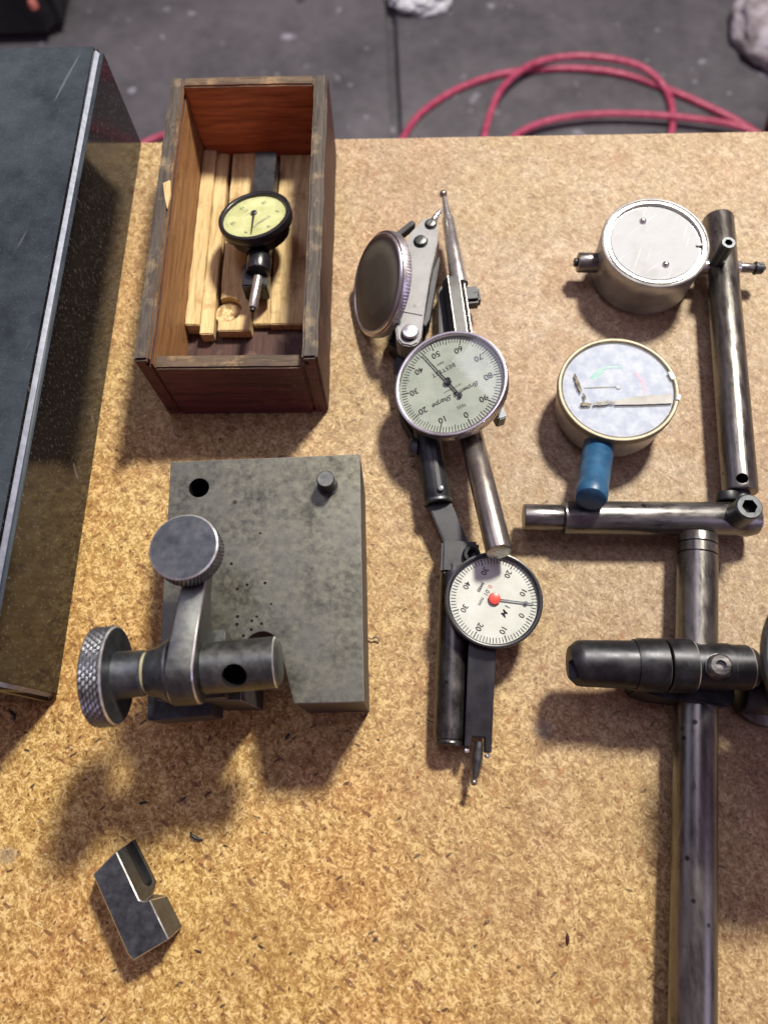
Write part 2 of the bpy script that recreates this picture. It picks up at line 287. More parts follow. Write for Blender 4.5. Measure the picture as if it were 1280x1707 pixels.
# ------------------------------------------------------------------ mesh helpers
def thing(name, label, cat, loc, group=None):
    o = bpy.data.objects.new(name, None); COL.objects.link(o); o.location = loc; o.empty_display_size = 0.01
    o['label'] = label; o['category'] = cat
    if group: o['group'] = group
    return o
def wloc(o):
    v = Vector((0, 0, 0))
    while o: v = v + Vector(o.location); o = o.parent
    return v
def obj(name, bm, mats, parent=None, angle=32, label=None, flat=False, kind=None, cat=None, origin=None):
    """bm is in world coordinates; becomes ONE mesh object under its parent"""
    off = wloc(parent) if parent else (Vector(origin) if origin is not None else Vector((0, 0, 0)))
    bmesh.ops.recalc_face_normals(bm, faces=bm.faces)
    for v in bm.verts: v.co -= off
    lim = R(angle)
    for f in bm.faces: f.smooth = not flat
    for e in bm.edges:
        if len(e.link_faces) == 2 and e.calc_face_angle(0) > lim: e.smooth = False
    me = bpy.data.meshes.new(name); bm.to_mesh(me); bm.free()
    for m in (mats if isinstance(mats, (list, tuple)) else [mats]): me.materials.append(M[m])
    o = bpy.data.objects.new(name, me); COL.objects.link(o)
    if parent: o.parent = parent
    elif origin is not None: o.location = off
    if label: o['label'] = label
    if kind: o['kind'] = kind
    if cat: o['category'] = cat
    return o
def frame(n, up=None):
    n = Vector(n).normalized()
    up = Vector(up) if up is not None else (Vector((0, 0, 1)) if abs(n.z) < 0.9 else Vector((0, 1, 0)))
    r = up.cross(n).normalized(); u = n.cross(r).normalized()
    return r, u, n
def lathe(bm, p0, axis, prof, seg=48, up=None, fn=None, mi=0):
    """prof: (t, r) along axis from p0; r = 0 closes the end"""
    r, u, n = frame(axis, up); p0 = Vector(p0); rings = []
    ms = [x[2] if len(x) > 2 else mi for x in prof]; prof = [x[:2] for x in prof]
    for k, (t, rad) in enumerate(prof):
        if rad <= 1e-9: rings.append([bm.verts.new(p0 + n * t)]); continue
        ring = []
        for i in range(seg):
            a = 2 * math.pi * i / seg
            rr = rad + (fn(k, i, a) if fn else 0)
            ring.append(bm.verts.new(p0 + n * t + (r * math.cos(a) + u * math.sin(a)) * rr))
        rings.append(ring)
    for q, (A, B) in enumerate(zip(rings, rings[1:])):
        for i in range(seg):
            j = (i + 1) % seg
            if len(A) == 1 and len(B) == 1: break
            if len(A) == 1: f = bm.faces.new((A[0], B[i], B[j]))
            elif len(B) == 1: f = bm.faces.new((A[i], A[j], B[0]))
            else: f = bm.faces.new((A[i], A[j], B[j], B[i]))
            f.material_index = ms[q]
    return bm
def cylp(p0, p1, r, bev=0.0004, seg=40, r1=None, bm=None, hollow=None):
    bm = bm or bmesh.new(); p0 = Vector(p0); p1 = Vector(p1); L = (p1 - p0).length; r1 = r if r1 is None else r1
    prof = [(0, 0), (0, r - bev), (bev * .3, r - bev * .3), (bev, r), (L - bev, r1), (L - bev * .3, r1 - bev * .3), (L, r1 - bev)]
    prof += [(L, hollow), (L - hollow * 1.6, hollow), (L - hollow * 1.6, 0)] if hollow else [(L, 0)]
    return lathe(bm, p0, p1 - p0, prof, seg)
def hexhead(bm, p0, axis, r, h, rin, depth, seg=36):
    """socket head cap screw with a hex socket"""
    rr, uu, n = frame(axis); p0 = Vector(p0)
    prof = [(0, 0), (0, r), (h - r * .1, r), (h, r * .9)]
    rings = []
    for t, rad in prof[1:]:
        rings.append([bm.verts.new(p0 + n * t + (rr * math.cos(2 * math.pi * i / seg) + uu * math.sin(2 * math.pi * i / seg)) * rad) for i in range(seg)])
    def hexr(a): 
        b = (a % (math.pi / 3)) - math.pi / 6
        return rin * math.cos(math.pi / 6) / math.cos(b)
    for t in (h, h - depth):
        rings.append([bm.verts.new(p0 + n * t + (rr * math.cos(2 * math.pi * i / seg) + uu * math.sin(2 * math.pi * i / seg)) * hexr(2 * math.pi * i / seg)) for i in range(seg)])
    for A, B in zip(rings, rings[1:]):
        for i in range(seg): bm.faces.new((A[i], A[(i + 1) % seg], B[(i + 1) % seg], B[i]))
    bm.faces.new(rings[0]); f = bm.faces.new(rings[-1]); f.material_index = 1
    return bm
def prism(top, bottom, bm=None, bevel=0.0, seg=2, bmat=-1):
    """top, bottom: equal lists of world points"""
    bm = bm or bmesh.new(); n = len(top); old = set(bm.edges)
    T = [bm.verts.new(p) for p in top]; B = [bm.verts.new(p) for p in bottom]
    fs = [bm.faces.new(T), bm.faces.new(list(reversed(B)))]
    for i in range(n): fs.append(bm.faces.new((T[i], B[i], B[(i + 1) % n], T[(i + 1) % n])))
    if bevel:
        bmesh.ops.recalc_face_normals(bm, faces=fs)
        ed = [e for e in bm.edges if e not in old and e.calc_face_angle(0) > R(30)]
        bmesh.ops.bevel(bm, geom=ed, offset=bevel, segments=seg, affect='EDGES', clamp_overlap=True, material=bmat)
    return bm
def slab(pts, z0, z1, bm=None, bevel=0.0003, seg=2):
    """pts: xy vectors; solid between z0 and z1"""
    return prism([Vector((p[0], p[1], z1)) for p in pts], [Vector((p[0], p[1], z0)) for p in pts], bm, bevel, seg)
def boxp(c, sx, sy, sz, ax=(1, 0, 0), az=(0, 0, 1), bm=None, bevel=0.0003, seg=2):
    ax = Vector(ax).normalized(); az = Vector(az); ay = az.cross(ax).normalized(); az = ax.cross(ay).normalized(); c = Vector(c)
    q = [(-1, -1), (1, -1), (1, 1), (-1, 1)]
    return prism([c + ax * sx / 2 * a + ay * sy / 2 * b + az * sz / 2 for a, b in q], [c + ax * sx / 2 * a + ay * sy / 2 * b - az * sz / 2 for a, b in q], bm, bevel, seg)
def box(x0, x1, y0, y1, z0, z1, bm=None, bevel=0.0003, seg=2):
    return boxp(((x0 + x1) / 2, (y0 + y1) / 2, (z0 + z1) / 2), x1 - x0, y1 - y0, z1 - z0, bm=bm, bevel=bevel, seg=seg)
def tube(pts, r, seg=14, bm=None, sub=8, taper=False):
    bm = bm or bmesh.new(); P = [Vector(p) for p in pts]; Q = []
    E2 = [P[0] * 2 - P[1]] + P + [P[-1] * 2 - P[-2]]
    for i in range(1, len(E2) - 2):
        for k in range(sub):
            t = k / sub; a, b, c, d = E2[i - 1:i + 3]
            Q.append(0.5 * ((2 * b) + (c - a) * t + (2 * a - 5 * b + 4 * c - d) * t * t + (3 * b - a - 3 * c + d) * t ** 3))
    Q.append(P[-1]); rings = []; up = None
    for i, p in enumerate(Q):
        d = (Q[min(i + 1, len(Q) - 1)] - Q[max(i - 1, 0)]).normalized()
        if up is None: up = d.orthogonal().normalized()
        up = (up - d * up.dot(d)).normalized(); s = d.cross(up)
        rr = r * (1 - .85 * abs(2 * i / (len(Q) - 1) - 1) ** 2) if taper else r
        rings.append([bm.verts.new(p + (up * math.cos(2 * math.pi * k / seg) + s * math.sin(2 * math.pi * k / seg)) * rr) for k in range(seg)])
    for A, B in zip(rings, rings[1:]):
        for k in range(seg): bm.faces.new((A[k], A[(k + 1) % seg], B[(k + 1) % seg], B[k]))
    bm.faces.new(rings[0]); bm.faces.new(rings[-1]); return bm
def ball(c, r, bm=None, sx=1, sy=1, sz=1, sub=3):
    bm = bm or bmesh.new()
    bmesh.ops.create_icosphere(bm, subdivisions=sub, radius=r, matrix=Matrix.Translation(c) @ Matrix.Diagonal((sx, sy, sz, 1))); return bm
def cut(o, bmc, hole_mat='hole'):
    """drill bmc (world coordinates) out of o"""
    off = wloc(o)
    bmesh.ops.recalc_face_normals(bmc, faces=bmc.faces)
    for v in bmc.verts: v.co -= off
    me = bpy.data.meshes.new('tmp'); bmc.to_mesh(me); bmc.free()
    if hole_mat: 
        me.materials.append(M[hole_mat])
    c = bpy.data.objects.new('tmp', me); COL.objects.link(c); par = c
    c.location = off
    md = o.modifiers.new('b', 'BOOLEAN'); md.operation = 'DIFFERENCE'; md.object = c; md.solver = 'EXACT'
    md.material_mode = 'TRANSFER'
    bpy.context.view_layer.update()
    dg = bpy.context.evaluated_depsgraph_get(); nm = bpy.data.meshes.new_from_object(o.evaluated_get(dg)); 
    o.modifiers.remove(md); old = o.data; nm.name = old.name; o.data = nm; bpy.data.meshes.remove(old)
    bpy.data.objects.remove(c); bpy.data.meshes.remove(me)
    b = bmesh.new(); b.from_mesh(o.data)
    for e in b.edges:
        if len(e.link_faces) == 2: e.smooth = e.calc_face_angle(0) < R(32)
    for f in b.faces: f.smooth = True
    b.to_mesh(o.data); b.free()
def text_into(bm, s, size, mat, shear=0.0, bold=0.0, spacing=1.0):
    cu = bpy.data.curves.new('t', 'FONT'); cu.body = s; cu.size = size; cu.align_x = 'CENTER'; cu.align_y = 'CENTER'
    cu.shear = shear; cu.offset = bold; cu.space_character = spacing; cu.resolution_u = 3
    o = bpy.data.objects.new('t', cu); COL.objects.link(o); bpy.context.view_layer.update()
    me = bpy.data.meshes.new_from_object(o.evaluated_get(bpy.context.evaluated_depsgraph_get()))
    me.transform(mat); bm.from_mesh(me)
    bpy.data.objects.remove(o); bpy.data.curves.remove(cu); bpy.data.meshes.remove(me)
def dmat(c, r, u, n, x, y, t, rot=0.0):
    """dial-plane placement: x to the reader's right, y up, t along the normal"""
    m = Matrix((r, u, n)).transposed().to_4x4(); m.translation = c + r * x + u * y + n * t
    return m @ Matrix.Rotation(rot, 4, 'Z')
def tick(bm, m, w, l):
    a = [m @ Vector(p) for p in ((-w / 2, 0, 0), (w / 2, 0, 0), (w / 2, -l, 0), (-w / 2, -l, 0))]
    bm.faces.new([bm.verts.new(p) for p in a])
def disc(c, n, r, bm=None, seg=64, th=0.0003, up=None):
    bm = bm or bmesh.new(); return lathe(bm, Vector(c) - Vector(n).normalized() * th, n, [(0, 0), (0, r), (th, r), (th, 0)], seg, up)

# ------------------------------------------------------------------ setting
FZ = -0.85
jl = W(650, 0, FZ); jr = W(661, 225, FZ)
jd = (jl - jr).normalized(); j0 = jr - jd * 4; j1 = jr + jd * 8; g = 0.011
fb = bmesh.new()
for s in (-1, 1):
    off = Vector((jd.y, -jd.x, 0)) * s
    pts = [j0 + off * g, j1 + off * g, j1 + off * 6, j0 + off * 6]
    slab(pts, FZ - 0.12, FZ, fb, 0.004, 1)
box(-5, 5, -4, 8, FZ - .14, FZ - .12 + 0.095, fb, 0)
obj('floor', fb, 'floor', kind='structure')

YB = 0.4193
tb = thing('workbench', 'tan particle board bench top, flecked and stained, with all the tools on it', 'workbench', (0.05, -0.1, FZ))
b = box(-0.75, 0.85, -0.62, YB, -0.022, 0, bevel=0.0008)
for f in b.faces: f.material_index = 0 if f.calc_center_median().z > -0.001 else 1
obj('board', b, ['board', 'board_edge'], tb)
b = box(-0.70, 0.80, -0.57, YB - 0.06, -0.09, -0.0222, bevel=0.002); obj('apron', b, 'table_leg', tb)
for x in (-0.66, 0.76):
    for y in (-0.53, YB - 0.10): obj('leg', box(x - .025, x + .025, y - .025, y + .025, FZ, -0.0902, bevel=0.002), 'table_leg', tb)

# granite block
gz = 0.0777; gb = W(241, 240); gf = W(100, 1172)
gt = thing('granite_block', 'large black granite surface block with pale chamfered edge beside the wooden box', 'granite block', (-0.33, 0.22, 0))
L = 0.34
pts = [gb, gb + Vector((-L, 0.0, 0)), gf + Vector((-L, 0.0, 0)), gf]
b = slab(pts, 0.0, gz, bevel=0.0045, seg=3)
b.normal_update()
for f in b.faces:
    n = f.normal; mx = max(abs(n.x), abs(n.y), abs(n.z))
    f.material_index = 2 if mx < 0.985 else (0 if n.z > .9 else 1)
obj('block_body', b, ['granite', 'granite_side', 'granite_chamfer'], gt, 60)

# background things on the floor
hp = [(150, 300), (210, 262), (252, 233), (300, 226), (360, 270), (450, 330), (600, 330), (660, 250), (674, 226), (700, 190), (755, 152), (820, 127), (880, 117), (960, 114), (1040, 124), (1110, 148), (1180, 178), (1235, 206), (1290, 245),
      (1330, 290), (1290, 240), (1230, 211), (1170, 200), (1090, 192), (1000, 190), (920, 200), (865, 222), (820, 262), (800, 275), (805, 240), (815, 195), (838, 145), (885, 108), (950, 94), (1020, 98), (1075, 115), (1108, 148), (1120, 185), (1118, 225), (1105, 270)]
zz = [0.008] * len(hp)
for k in range(19, 28): zz[k] = 0.024
for k in range(29, 36): zz[k] = 0.030
for k in range(36, 40): zz[k] = 0.012
obj('air_hose', tube([W(x, y, FZ + z) for (x, y), z in zip(hp, zz)], 0.0072, 12), 'hose', cat='hose', label='long pinkish red air hose lying in loops on the concrete floor behind the bench', origin=W(950, 110, FZ))
def lumpy(c, r, sc, seed, amp, freq):
    from mathutils import noise
    b = ball(c, r, sub=5)
    for v in b.verts:
        d = (v.co - Vector(c)); q = d.normalized()
        k = 1 + amp * noise.fractal(q * freq + Vector((seed, 0, 0)), 0.8, 2.0, 5)
        v.co = Vector(c) + Vector((q.x * sc[0], q.y * sc[1], q.z * sc[2])) * r * k
        v.co.z = max(v.co.z, FZ + 0.001)
    return b
c = W(1318, 40, FZ + 0.03)
obj('sack', lumpy((c.x, c.y, FZ + 0.03), 0.13, (1, 1.12, 0.5), 3, 0.10, 2.2), 'mottled', cat='sack', angle=80, label='pale mottled rounded sack on the concrete floor at the far right', origin=(c.x, c.y, FZ))
c = W(703, -14, FZ + 0.02)
obj('plastic_bag', lumpy((c.x, c.y, FZ + 0.02), 0.075, (1.05, 0.8, 0.45), 9, 0.22, 1.6), 'white_plastic', cat='plastic bag', angle=25, label='crumpled white plastic bag on the floor behind the wooden box and hose', origin=(c.x, c.y, FZ))
c = W(1262, 200, FZ + .02); d = W(1330, 60, FZ + 0.30)
pole = thing('leaning_pole', 'dark maroon pole leaning up behind the far right corner of the bench', 'pole', (c.x + .05, c.y - 0.05, FZ))
p0 = W(1285, 240, FZ + .012); p1 = W(1330, 110, FZ + 0.25)
obj('shaft', cylp(p0, p1, 0.024, 0.003), 'maroon', pole)
obj('end_cap', cylp(p1, p1 + (p1 - p0).normalized() * 0.02, 0.027, 0.003), 'black_paint', pole)
c = W(40, 40, FZ)
mb = thing('machine_base', 'black machine base standing on the floor beyond the granite block', 'machine', (c.x - 0.3, c.y + 0.15, FZ))
e = W(118, 48, FZ + 0.0)
obj('casting', box(e.x - 0.9, e.x, e.y - 0.05, e.y + 0.8, FZ, FZ + 0.16, bevel=0.03, seg=3), 'machine', mb)
0 and obj('foot_flange', box(e.x - 0.93, e.x + 0.03, e.y - 0.08, e.y + 0.83, FZ - 0.0, FZ + 0.022, bevel=0.004), 'machine', mb)
k = W(52, 0, FZ + 0.175)
obj('grease_cap', lathe(bmesh.new(), (k.x, k.y, FZ + 0.16), (0, 0, 1), [(0, 0.010), (0.008, 0.010), (0.014, 0.007), (0.018, 0.0)], 20), 'red_fitting', mb)

# ------------------------------------------------------------------ wooden box
BX0, BX1, BY0, BY1, BH = -0.1415, -0.0443, 0.2050, 0.4055, 0.0625
wt = 0.0083
wb = thing('wooden_box', 'open dark stained wooden box with pale wood strips fixed inside', 'wooden box', ((BX0 + BX1) / 2, (BY0 + BY1) / 2, 0))
def paint_faces(b, rules):
    b.normal_update()
    for f in b.faces:
        f.material_index = 0
        for i, t in rules:
            if t(f.normal, f.calc_center_median()): f.material_index = i; break
    return b
def rough_edges(b, amp, seed, fq=90.0):
    from mathutils import noise
    for v in b.verts: v.co += noise.noise_vector(v.co * fq + Vector((seed, 0, 0))) * amp
    return b
def finebox(x0, x1, y0, y1, z0, z1, bevel=0.0008, amp=0.00055, seed=0, cuts=10):
    b = box(x0, x1, y0, y1, z0, z1, bevel=0)
    ax = max(range(3), key=lambda i: (x1 - x0, y1 - y0, z1 - z0)[i])
    n = [0, 0, 0]; n[ax] = 1; lo = (x0, y0, z0)[ax]; hi = (x1, y1, z1)[ax]
    for k in range(1, cuts):
        co = [0, 0, 0]; co[ax] = lo + (hi - lo) * k / cuts
        bmesh.ops.bisect_plane(b, geom=b.verts[:] + b.edges[:] + b.faces[:], plane_co=co, plane_no=n)
    ed = [e for e in b.edges if e.calc_face_angle(0) > R(40)]
    bmesh.ops.bevel(b, geom=ed, offset=bevel, segments=2, affect='EDGES')
    return rough_edges(b, amp, seed)
# left and right walls with the lid groove near their top
for s, nm in ((0, 'side_wall'), (1, 'side_wall')):
    x0, x1 = (BX0, BX0 + wt) if s == 0 else (BX1 - wt, BX1)
    b = finebox(x0, x1, BY0 + 0.0005, BY1, 0, BH, 0.0013, 0.0006, s * 5, 30)
    inn = (lambda n: n.x > .5) if s == 0 else (lambda n: n.x < -.5)
    paint_faces(b, [(1, lambda n, c: n.z > .6), (2, lambda n, c: inn(n)), (3, lambda n, c: n.y < -.6)])
    o = obj(nm, b, ['box_side', 'box_top', 'box_inner_side', 'box_outer'], wb)
    gx = x1 if s == 0 else x0
    cb = box(gx - 0.0032, gx + 0.0032, BY0 - .01, BY1 - wt, BH - 0.0068, BH - 0.0036, bevel=0)
    cut(o, cb, 'box_side')
b = finebox(BX0 + wt + .0001, BX1 - wt - .0001, BY1 - wt, BY1 - .0005, 0, BH, 0.0010, 0.0003, 11, 10)
paint_faces(b, [(1, lambda n, c: n.z > .6), (2, lambda n, c: n.y < -.5)])
obj('end_wall', b, ['box_side', 'box_top_x', 'box_inner'], wb)
b = finebox(BX0 + wt + .0001, BX1 - wt - .0001, BY0, BY0 + wt, 0, BH - 0.0085, 0.0010, 0.0002, 17, 10)
paint_faces(b, [(1, lambda n, c: n.z > .6)])
obj('front_wall', b, ['box_outer', 'box_top_x'], wb)
obj('bottom_panel', box(BX0 + wt + .0002, BX1 - wt - .0002, BY0 + wt + .0002, BY1 - wt - .0002, 0.0004, 0.0026, bevel=0), 'box_side', wb)
# pale strips
YS1 = BY1 - wt - 0.0006; ix0 = BX0 + wt + .0004; ix1 = BX1 - wt - .0004
def strip(x0, x1, z1, yf, seed, z0=0.0042):
    return obj('wood_strip', finebox(x0, x1, yf, YS1, z0, z1, 0.0006, 0.0007, seed, 30), 'pine', wb)
xs1 = W(349, 275, 0.022).x
strip(ix0, ix0 + 0.0088, 0.0140, W(300, 541, .014).y, 21, .0028)
strip(ix0 + 0.0090, ix0 + 0.0168, 0.0115, W(335, 557, .0115).y, 22, .0028)
xc0 = ix0 + 0.0196; xc1 = xc0 + 0.0205
o = strip(xc0, xc1, 0.0108, W(380, 552, .0108).y, 23, .0028)
hc = W(381, 521, 0.0075)
cut(o, cylp((hc.x, hc.y, 0.0034), (hc.x, hc.y, 0.03), 0.0090, 0.0001), None)
obj('wood_plug', cylp((hc.x, hc.y - .0006, 0.003), (hc.x, hc.y - .0006, 0.0066), 0.0082, 0.0004, 40), 'plug', wb)
o = strip(xc1 + 0.0112, ix1 - 0.004, 0.0092, W(460, 541, .0092).y, 24, .0028)
obj('wood_strip', finebox(xc1 + 0.0002, xc1 + 0.0110, W(420, 541, .0075).y, 0.2950, 0.0028, 0.0075, 0.0006, 0.0003, 29, 8), 'pine', wb)
# chipped bare spot on the left rim and small screw plug marks
b = slab([W(272, 305, BH + .0002), W(284, 300, BH + .0002), W(285, 325, BH + .0002), W(279, 348, BH + .0002), W(275, 330, BH + .0002)], BH - 0.001, BH + 0.0004, bevel=0.0002)
obj('bare_patch', b, 'pine', wb)

# ------------------------------------------------------------------ dial builder
def knurl_fn(amp, rows, diamond=True, straight=False):
    def fn(k, i, a):
        if k not in rows: return 0
        if straight: return -amp if i % 2 else 0
        return -amp if (i + rows.index(k)) % 2 else 0
    return fn
def dial(root, c, n, up, Ro, h, bezel, face, glass='glass', lip=0.09, step=0.0022, knurl=None, seg=None, rows=1, profile=None):
    r, u, n = frame(n, up); c = Vector(c)
    seg = seg or 128; b = bmesh.new(); rin = Ro * (1 - lip)
    e = 0.0006
    prof = [(-h, 0), (-h, Ro * .97)]; kr = []
    lo, hi = -h + 0.0006, -e * 1.6
    m = 2 + rows
    for q in range(m): prof.append((lo + (hi - lo) * q / (m - 1), Ro)); kr.append(len(prof) - 1)
    prof += [(-e, Ro - .0001), (-e * .3, Ro - e * .4), (0, Ro - e * 1.2), (-e * .2, rin + e * .6), (-e, rin), (-step - .0005, rin), (-step - .0005, 0)]
    fn = None
    if knurl == 'straight':
        fn = lambda k, i, a: (-0.00035 if i % 2 else 0) if k in kr else 0
    if knurl == 'diamond':
        fn = lambda k, i, a: (-0.00035 if (i + k) % 2 else 0) if k in kr else 0
    lathe(b, c, n, prof, seg, u, fn)
    obj('bezel', b, bezel, root, 50)
    fc = c - n * step
    fo = obj('dial_face', disc(fc, n, rin - 0.0001, seg=64), face, root)
    obj('crystal', disc(c - n * 0.0006, n, rin - 0.0001, seg=64, th=0.0002), glass, root)
    return fc, r, u, n, rin, fo
def ticks(fc, r, u, n, R0, N, parent, lens, mat='print_black', w=0.00022, a0=0.0):
    b = bmesh.new()
    for i in range(N):
        a = -2 * math.pi * i / N + a0
        l = lens(i)
        m = dmat(fc, r, u, n, 0, 0, 0.00012) @ Matrix.Rotation(a, 4, 'Z') @ Matrix.Translation((0, R0, 0))
        tick(b, m, w * (1.5 if i % 10 == 0 else 1), l)
    return obj('scale_marks', b, mat, parent, flat=True)
def numerals(fc, r, u, n, Rn, labels, size, parent, mat='print_black', bold=0.0):
    b = bmesh.new(); N = len(labels)
    for i, s in enumerate(labels):
        a = -2 * math.pi * i / N
        if s: text_into(b, s, size, dmat(fc, r, u, n, -math.sin(a) * Rn, math.cos(a) * Rn, 0.00012), bold=bold)
    return obj('numerals', b, mat, parent, flat=True)
def needle(root, fc, n, p_tip, p_tail, w0, w1, mat='print_black', h=0.0009):
    n = Vector(n); a = Vector(p_tail); t = Vector(p_tip); d = (t - a).normalized(); s = n.cross(d).normalized()
    up = n * h
    top = [a + s * w0 + up, a - s * w0 + up, t - s * w1 + up, t + s * w1 + up]
    return obj('needle', prism(top, [p - n * 0.00025 for p in top], bevel=0), mat, root)
def onplane(px, py, c, n):
    """where the sight line through px, py meets a dial's own plane (for lining up a pointer with its scale)"""
    d = RM @ camray(px, py); o = Vector((0, 0, HC)); n = Vector(n)
    return o + d * ((Vector(c) - o).dot(n) / d.dot(n))

# ------------------------------------------------------------------ indicator in the box
c = W(423.5, 357, 0.040)
ib = thing('dial_test_indicator', 'black dial test indicator with yellow face lying inside the wooden box', 'dial indicator', (c.x, c.y - .02, 0.0125))
n = Vector((-0.135, 0.21, 1)).normalized()
upd = W(430, 395, .04) - W(418, 330, .04)
upv = -(W(0 + 430, 330, .04) - W(418, 392, .04))
upv = W(447, 380, .04) - W(405, 340, .04)   # reading direction of the face, towards the near right
fc, r, u, n, rin, fo = dial(ib, c, n, upv, 0.0226, 0.0066, 'black_paint', 'dial_yellow', lip=0.12)
ticks(fc, r, u, n, rin * .93, 60, fo, lambda i: 0.0009 if i % 5 else 0.0016, 'print_grey', 0.00016)
numerals(fc, r, u, n, rin * .70, ['0', '5', '10', '15', '10', '5'], 0.0034, fo, 'print_black')
b = bmesh.new(); text_into(b, 'STARRETT', 0.0027, dmat(fc, r, u, n, 0, -rin * .02 + rin * .34, 0.00013), spacing=1.05)
text_into(b, 'MADE IN U.S.A.', 0.0012, dmat(fc, r, u, n, 0, -rin * .30, 0.00013)); text_into(b, '.001', 0.002, dmat(fc, r, u, n, 0, -rin * .48, 0.00013))
obj('lettering', b, 'print_grey', fo, flat=True)
pc = onplane(424, 356, fc, n); pt = onplane(419.5, 391, fc, n)
needle(ib, fc, n, pt, pc, 0.0007, 0.0003)
obj('hub', lathe(bmesh.new(), pc, n, [(0, 0.0019), (0.0011, 0.0019), (0.0014, 0.0015), (0.0014, 0)], 24), 'gun_steel', ib)
# body
bc = c - n * 0.0062
obj('case', lathe(bmesh.new(), bc - n * 0.009, n, [(0, 0), (0, 0.0165), (0.001, 0.0185), (0.0088, 0.0195), (0.009, 0)], 64), 'black_paint', ib)
q0 = W(446, 270, 0.019); q1 = W(441, 330, 0.019)
obj('rear_bar', boxp((q0 + q1) / 2, (q1 - q0).length + .006, 0.0135, 0.012, q1 - q0), 'black_metal', ib)
q0 = W(434, 395, 0.026); q1 = W(430, 452, 0.027)
obj('neck', boxp((q0 + q1) / 2, (q1 - q0).length, 0.0140, 0.011, q1 - q0, bevel=.002), 'black_metal', ib)
obj('collar', cylp(W(433, 428, 0.029), W(430.5, 455, 0.029), 0.0074, 0.0008), 'black_paint', ib)
q0 = W(429, 452, 0.0205); q1 = W(427, 489, 0.0205)
obj('clamp_block', boxp((q0 + q1) / 2, (q1 - q0).length, 0.0150, 0.015, q1 - q0, bevel=.0008), 'black_paint', ib)
obj('stem', cylp(W(431, 461, 0.032), W(421.5, 514, 0.030), 0.0027, 0.0006), 'bright_steel', ib)
obj('stem_tip', cylp(W(421.5, 514, 0.030), W(421, 519, 0.030), 0.0016, 0.0004), 'black_metal', ib)

# ------------------------------------------------------------------ steel gauge block with clamp
bz = 0.056
gbk = thing('gauge_base_block', 'thick grey steel base block with hole, pin, notch and swivel clamp with two knobs', 'gauge base', (W(440, 960, 0).x, W(440, 960, 0).y, 0))
outl = [(285, 770), (600, 757), (607, 1170), (490, 1173), (472, 1098)]
arc = []
for k in range(9):
    a = R(10 + k * 18); arc.append((437 + 33 * math.cos(a), 1090 - 38 * math.sin(a)))
outl += arc + [(404, 1110), (402, 1168), (262, 1168)]
pts = [W(x, y, bz) for x, y in outl]
o = obj('base_block', prism([Vector((p[0], p[1], bz)) for p in pts], [Vector((p[0], p[1], 0)) for p in pts], bevel=0.00035, seg=1, bmat=1), ['steel_plate', 'cast_metal', 'plate_side'], gbk)  # lighter bevel faces paint a highlight along the block's edges
for f in o.data.polygons:
    if f.material_index == 0 and abs(f.normal.z) < .3: f.material_index = 2  # side faces take the colour with shade painted in
h = W(332, 813, bz); hr = (W(349, 813, bz) - W(315, 813, bz)).length / 2
cut(o, cylp((h.x, h.y, bz - 0.04), (h.x, h.y, bz + 0.01), hr, 0.0001, 48), 'hole')
h = W(364, 1064, bz); cut(o, cylp((h.x, h.y, bz - 0.01), (h.x, h.y, bz + 0.01), 0.0018, 0.0001, 24), 'hole')
for x, y, rr in ((396, 982, .0008), (412, 975, .0009), (442, 972, .0009), (396, 1028, .0010), (395, 1041, .0010), (428, 1028, .0008), (420, 1035, .0009), (436, 1040, .0009), (419, 1050, .0009), (406, 1060, .0010), (452, 1007, .0007), (434, 889, .0007), (386, 940, .0009)):
    h = W(x, y, bz); cut(o, cylp((h.x, h.y, bz - 0.0006), (h.x, h.y, bz + 0.004), rr * .85, 0.0001, 10), 'hole')
pc = W(546, 811, bz); pz = 0.0105
pb = lathe(bmesh.new(), (pc.x, pc.y, bz), (0.0, 0, 1), [(-0.002, 0), (-0.002, 0.0046), (0.0006, 0.0052), (0.0012, 0.0044), (pz - .0006, 0.0044), (pz, 0.0039), (pz, 0)], 40)
obj('dowel_pin', pb, 'dark_steel', gbk)
# clamp: main axis from side knob to split rod
az = 0.081
A0 = W(178, 1127, az); A1 = W(462, 1104, az); ad = (A1 - A0).normalized()
def ax_at(px):    # point of the clamp axis that shows at photo x = px
    lo, hi = -0.05, 0.25
    for _ in range(40):
        m = (lo + hi) / 2; w = A0 + ad * m; v = RM.transposed() @ (w - Vector((0, 0, HC)))
        if CX + FPX * v.x / -v.z < px: lo = m
        else: hi = m
    return (lo + hi) / 2
tk0, tk1 = ax_at(160), ax_at(198)
N = 88; rows = 11; kr = 0.0215
prof = [(0, 0), (0, kr - .0022), (0.0008, kr - .0008)]; ks = []
for q in range(rows): prof.append((0.0012 + (tk1 - tk0 - 0.0024) * q / (rows - 1), kr, 2)); ks.append(len(prof) - 1)
prof += [(tk1 - tk0 - 0.0006, kr - .0006, 1), (tk1 - tk0, kr - .0013), (tk1 - tk0, 0)]
kb = lathe(bmesh.new(), A0 + ad * tk0, ad, prof, N, None, lambda k, i, a: (0 if (k % 2 and (i + k // 2) % 2 == 0) else -0.0012) if k in ks else 0)
ko = obj('knurled_knob', kb, ['gun_steel', 'edge_steel', 'knurl_steel'], gbk, 20)
t1 = ax_at(243); t2 = ax_at(252); t3 = ax_at(290); t4 = ax_at(336); t5 = ax_at(341); t6 = ax_at(468)
b = lathe(bmesh.new(), A0, ad, [(tk1 - .001, 0), (tk1 - .001, 0.0105), (tk1 + .0004, 0.0102), (t1 - .0006, 0.0097), (t1, 0.0091), (t1, 0)], 56)
obj('spindle', b, 'gun_steel', gbk)
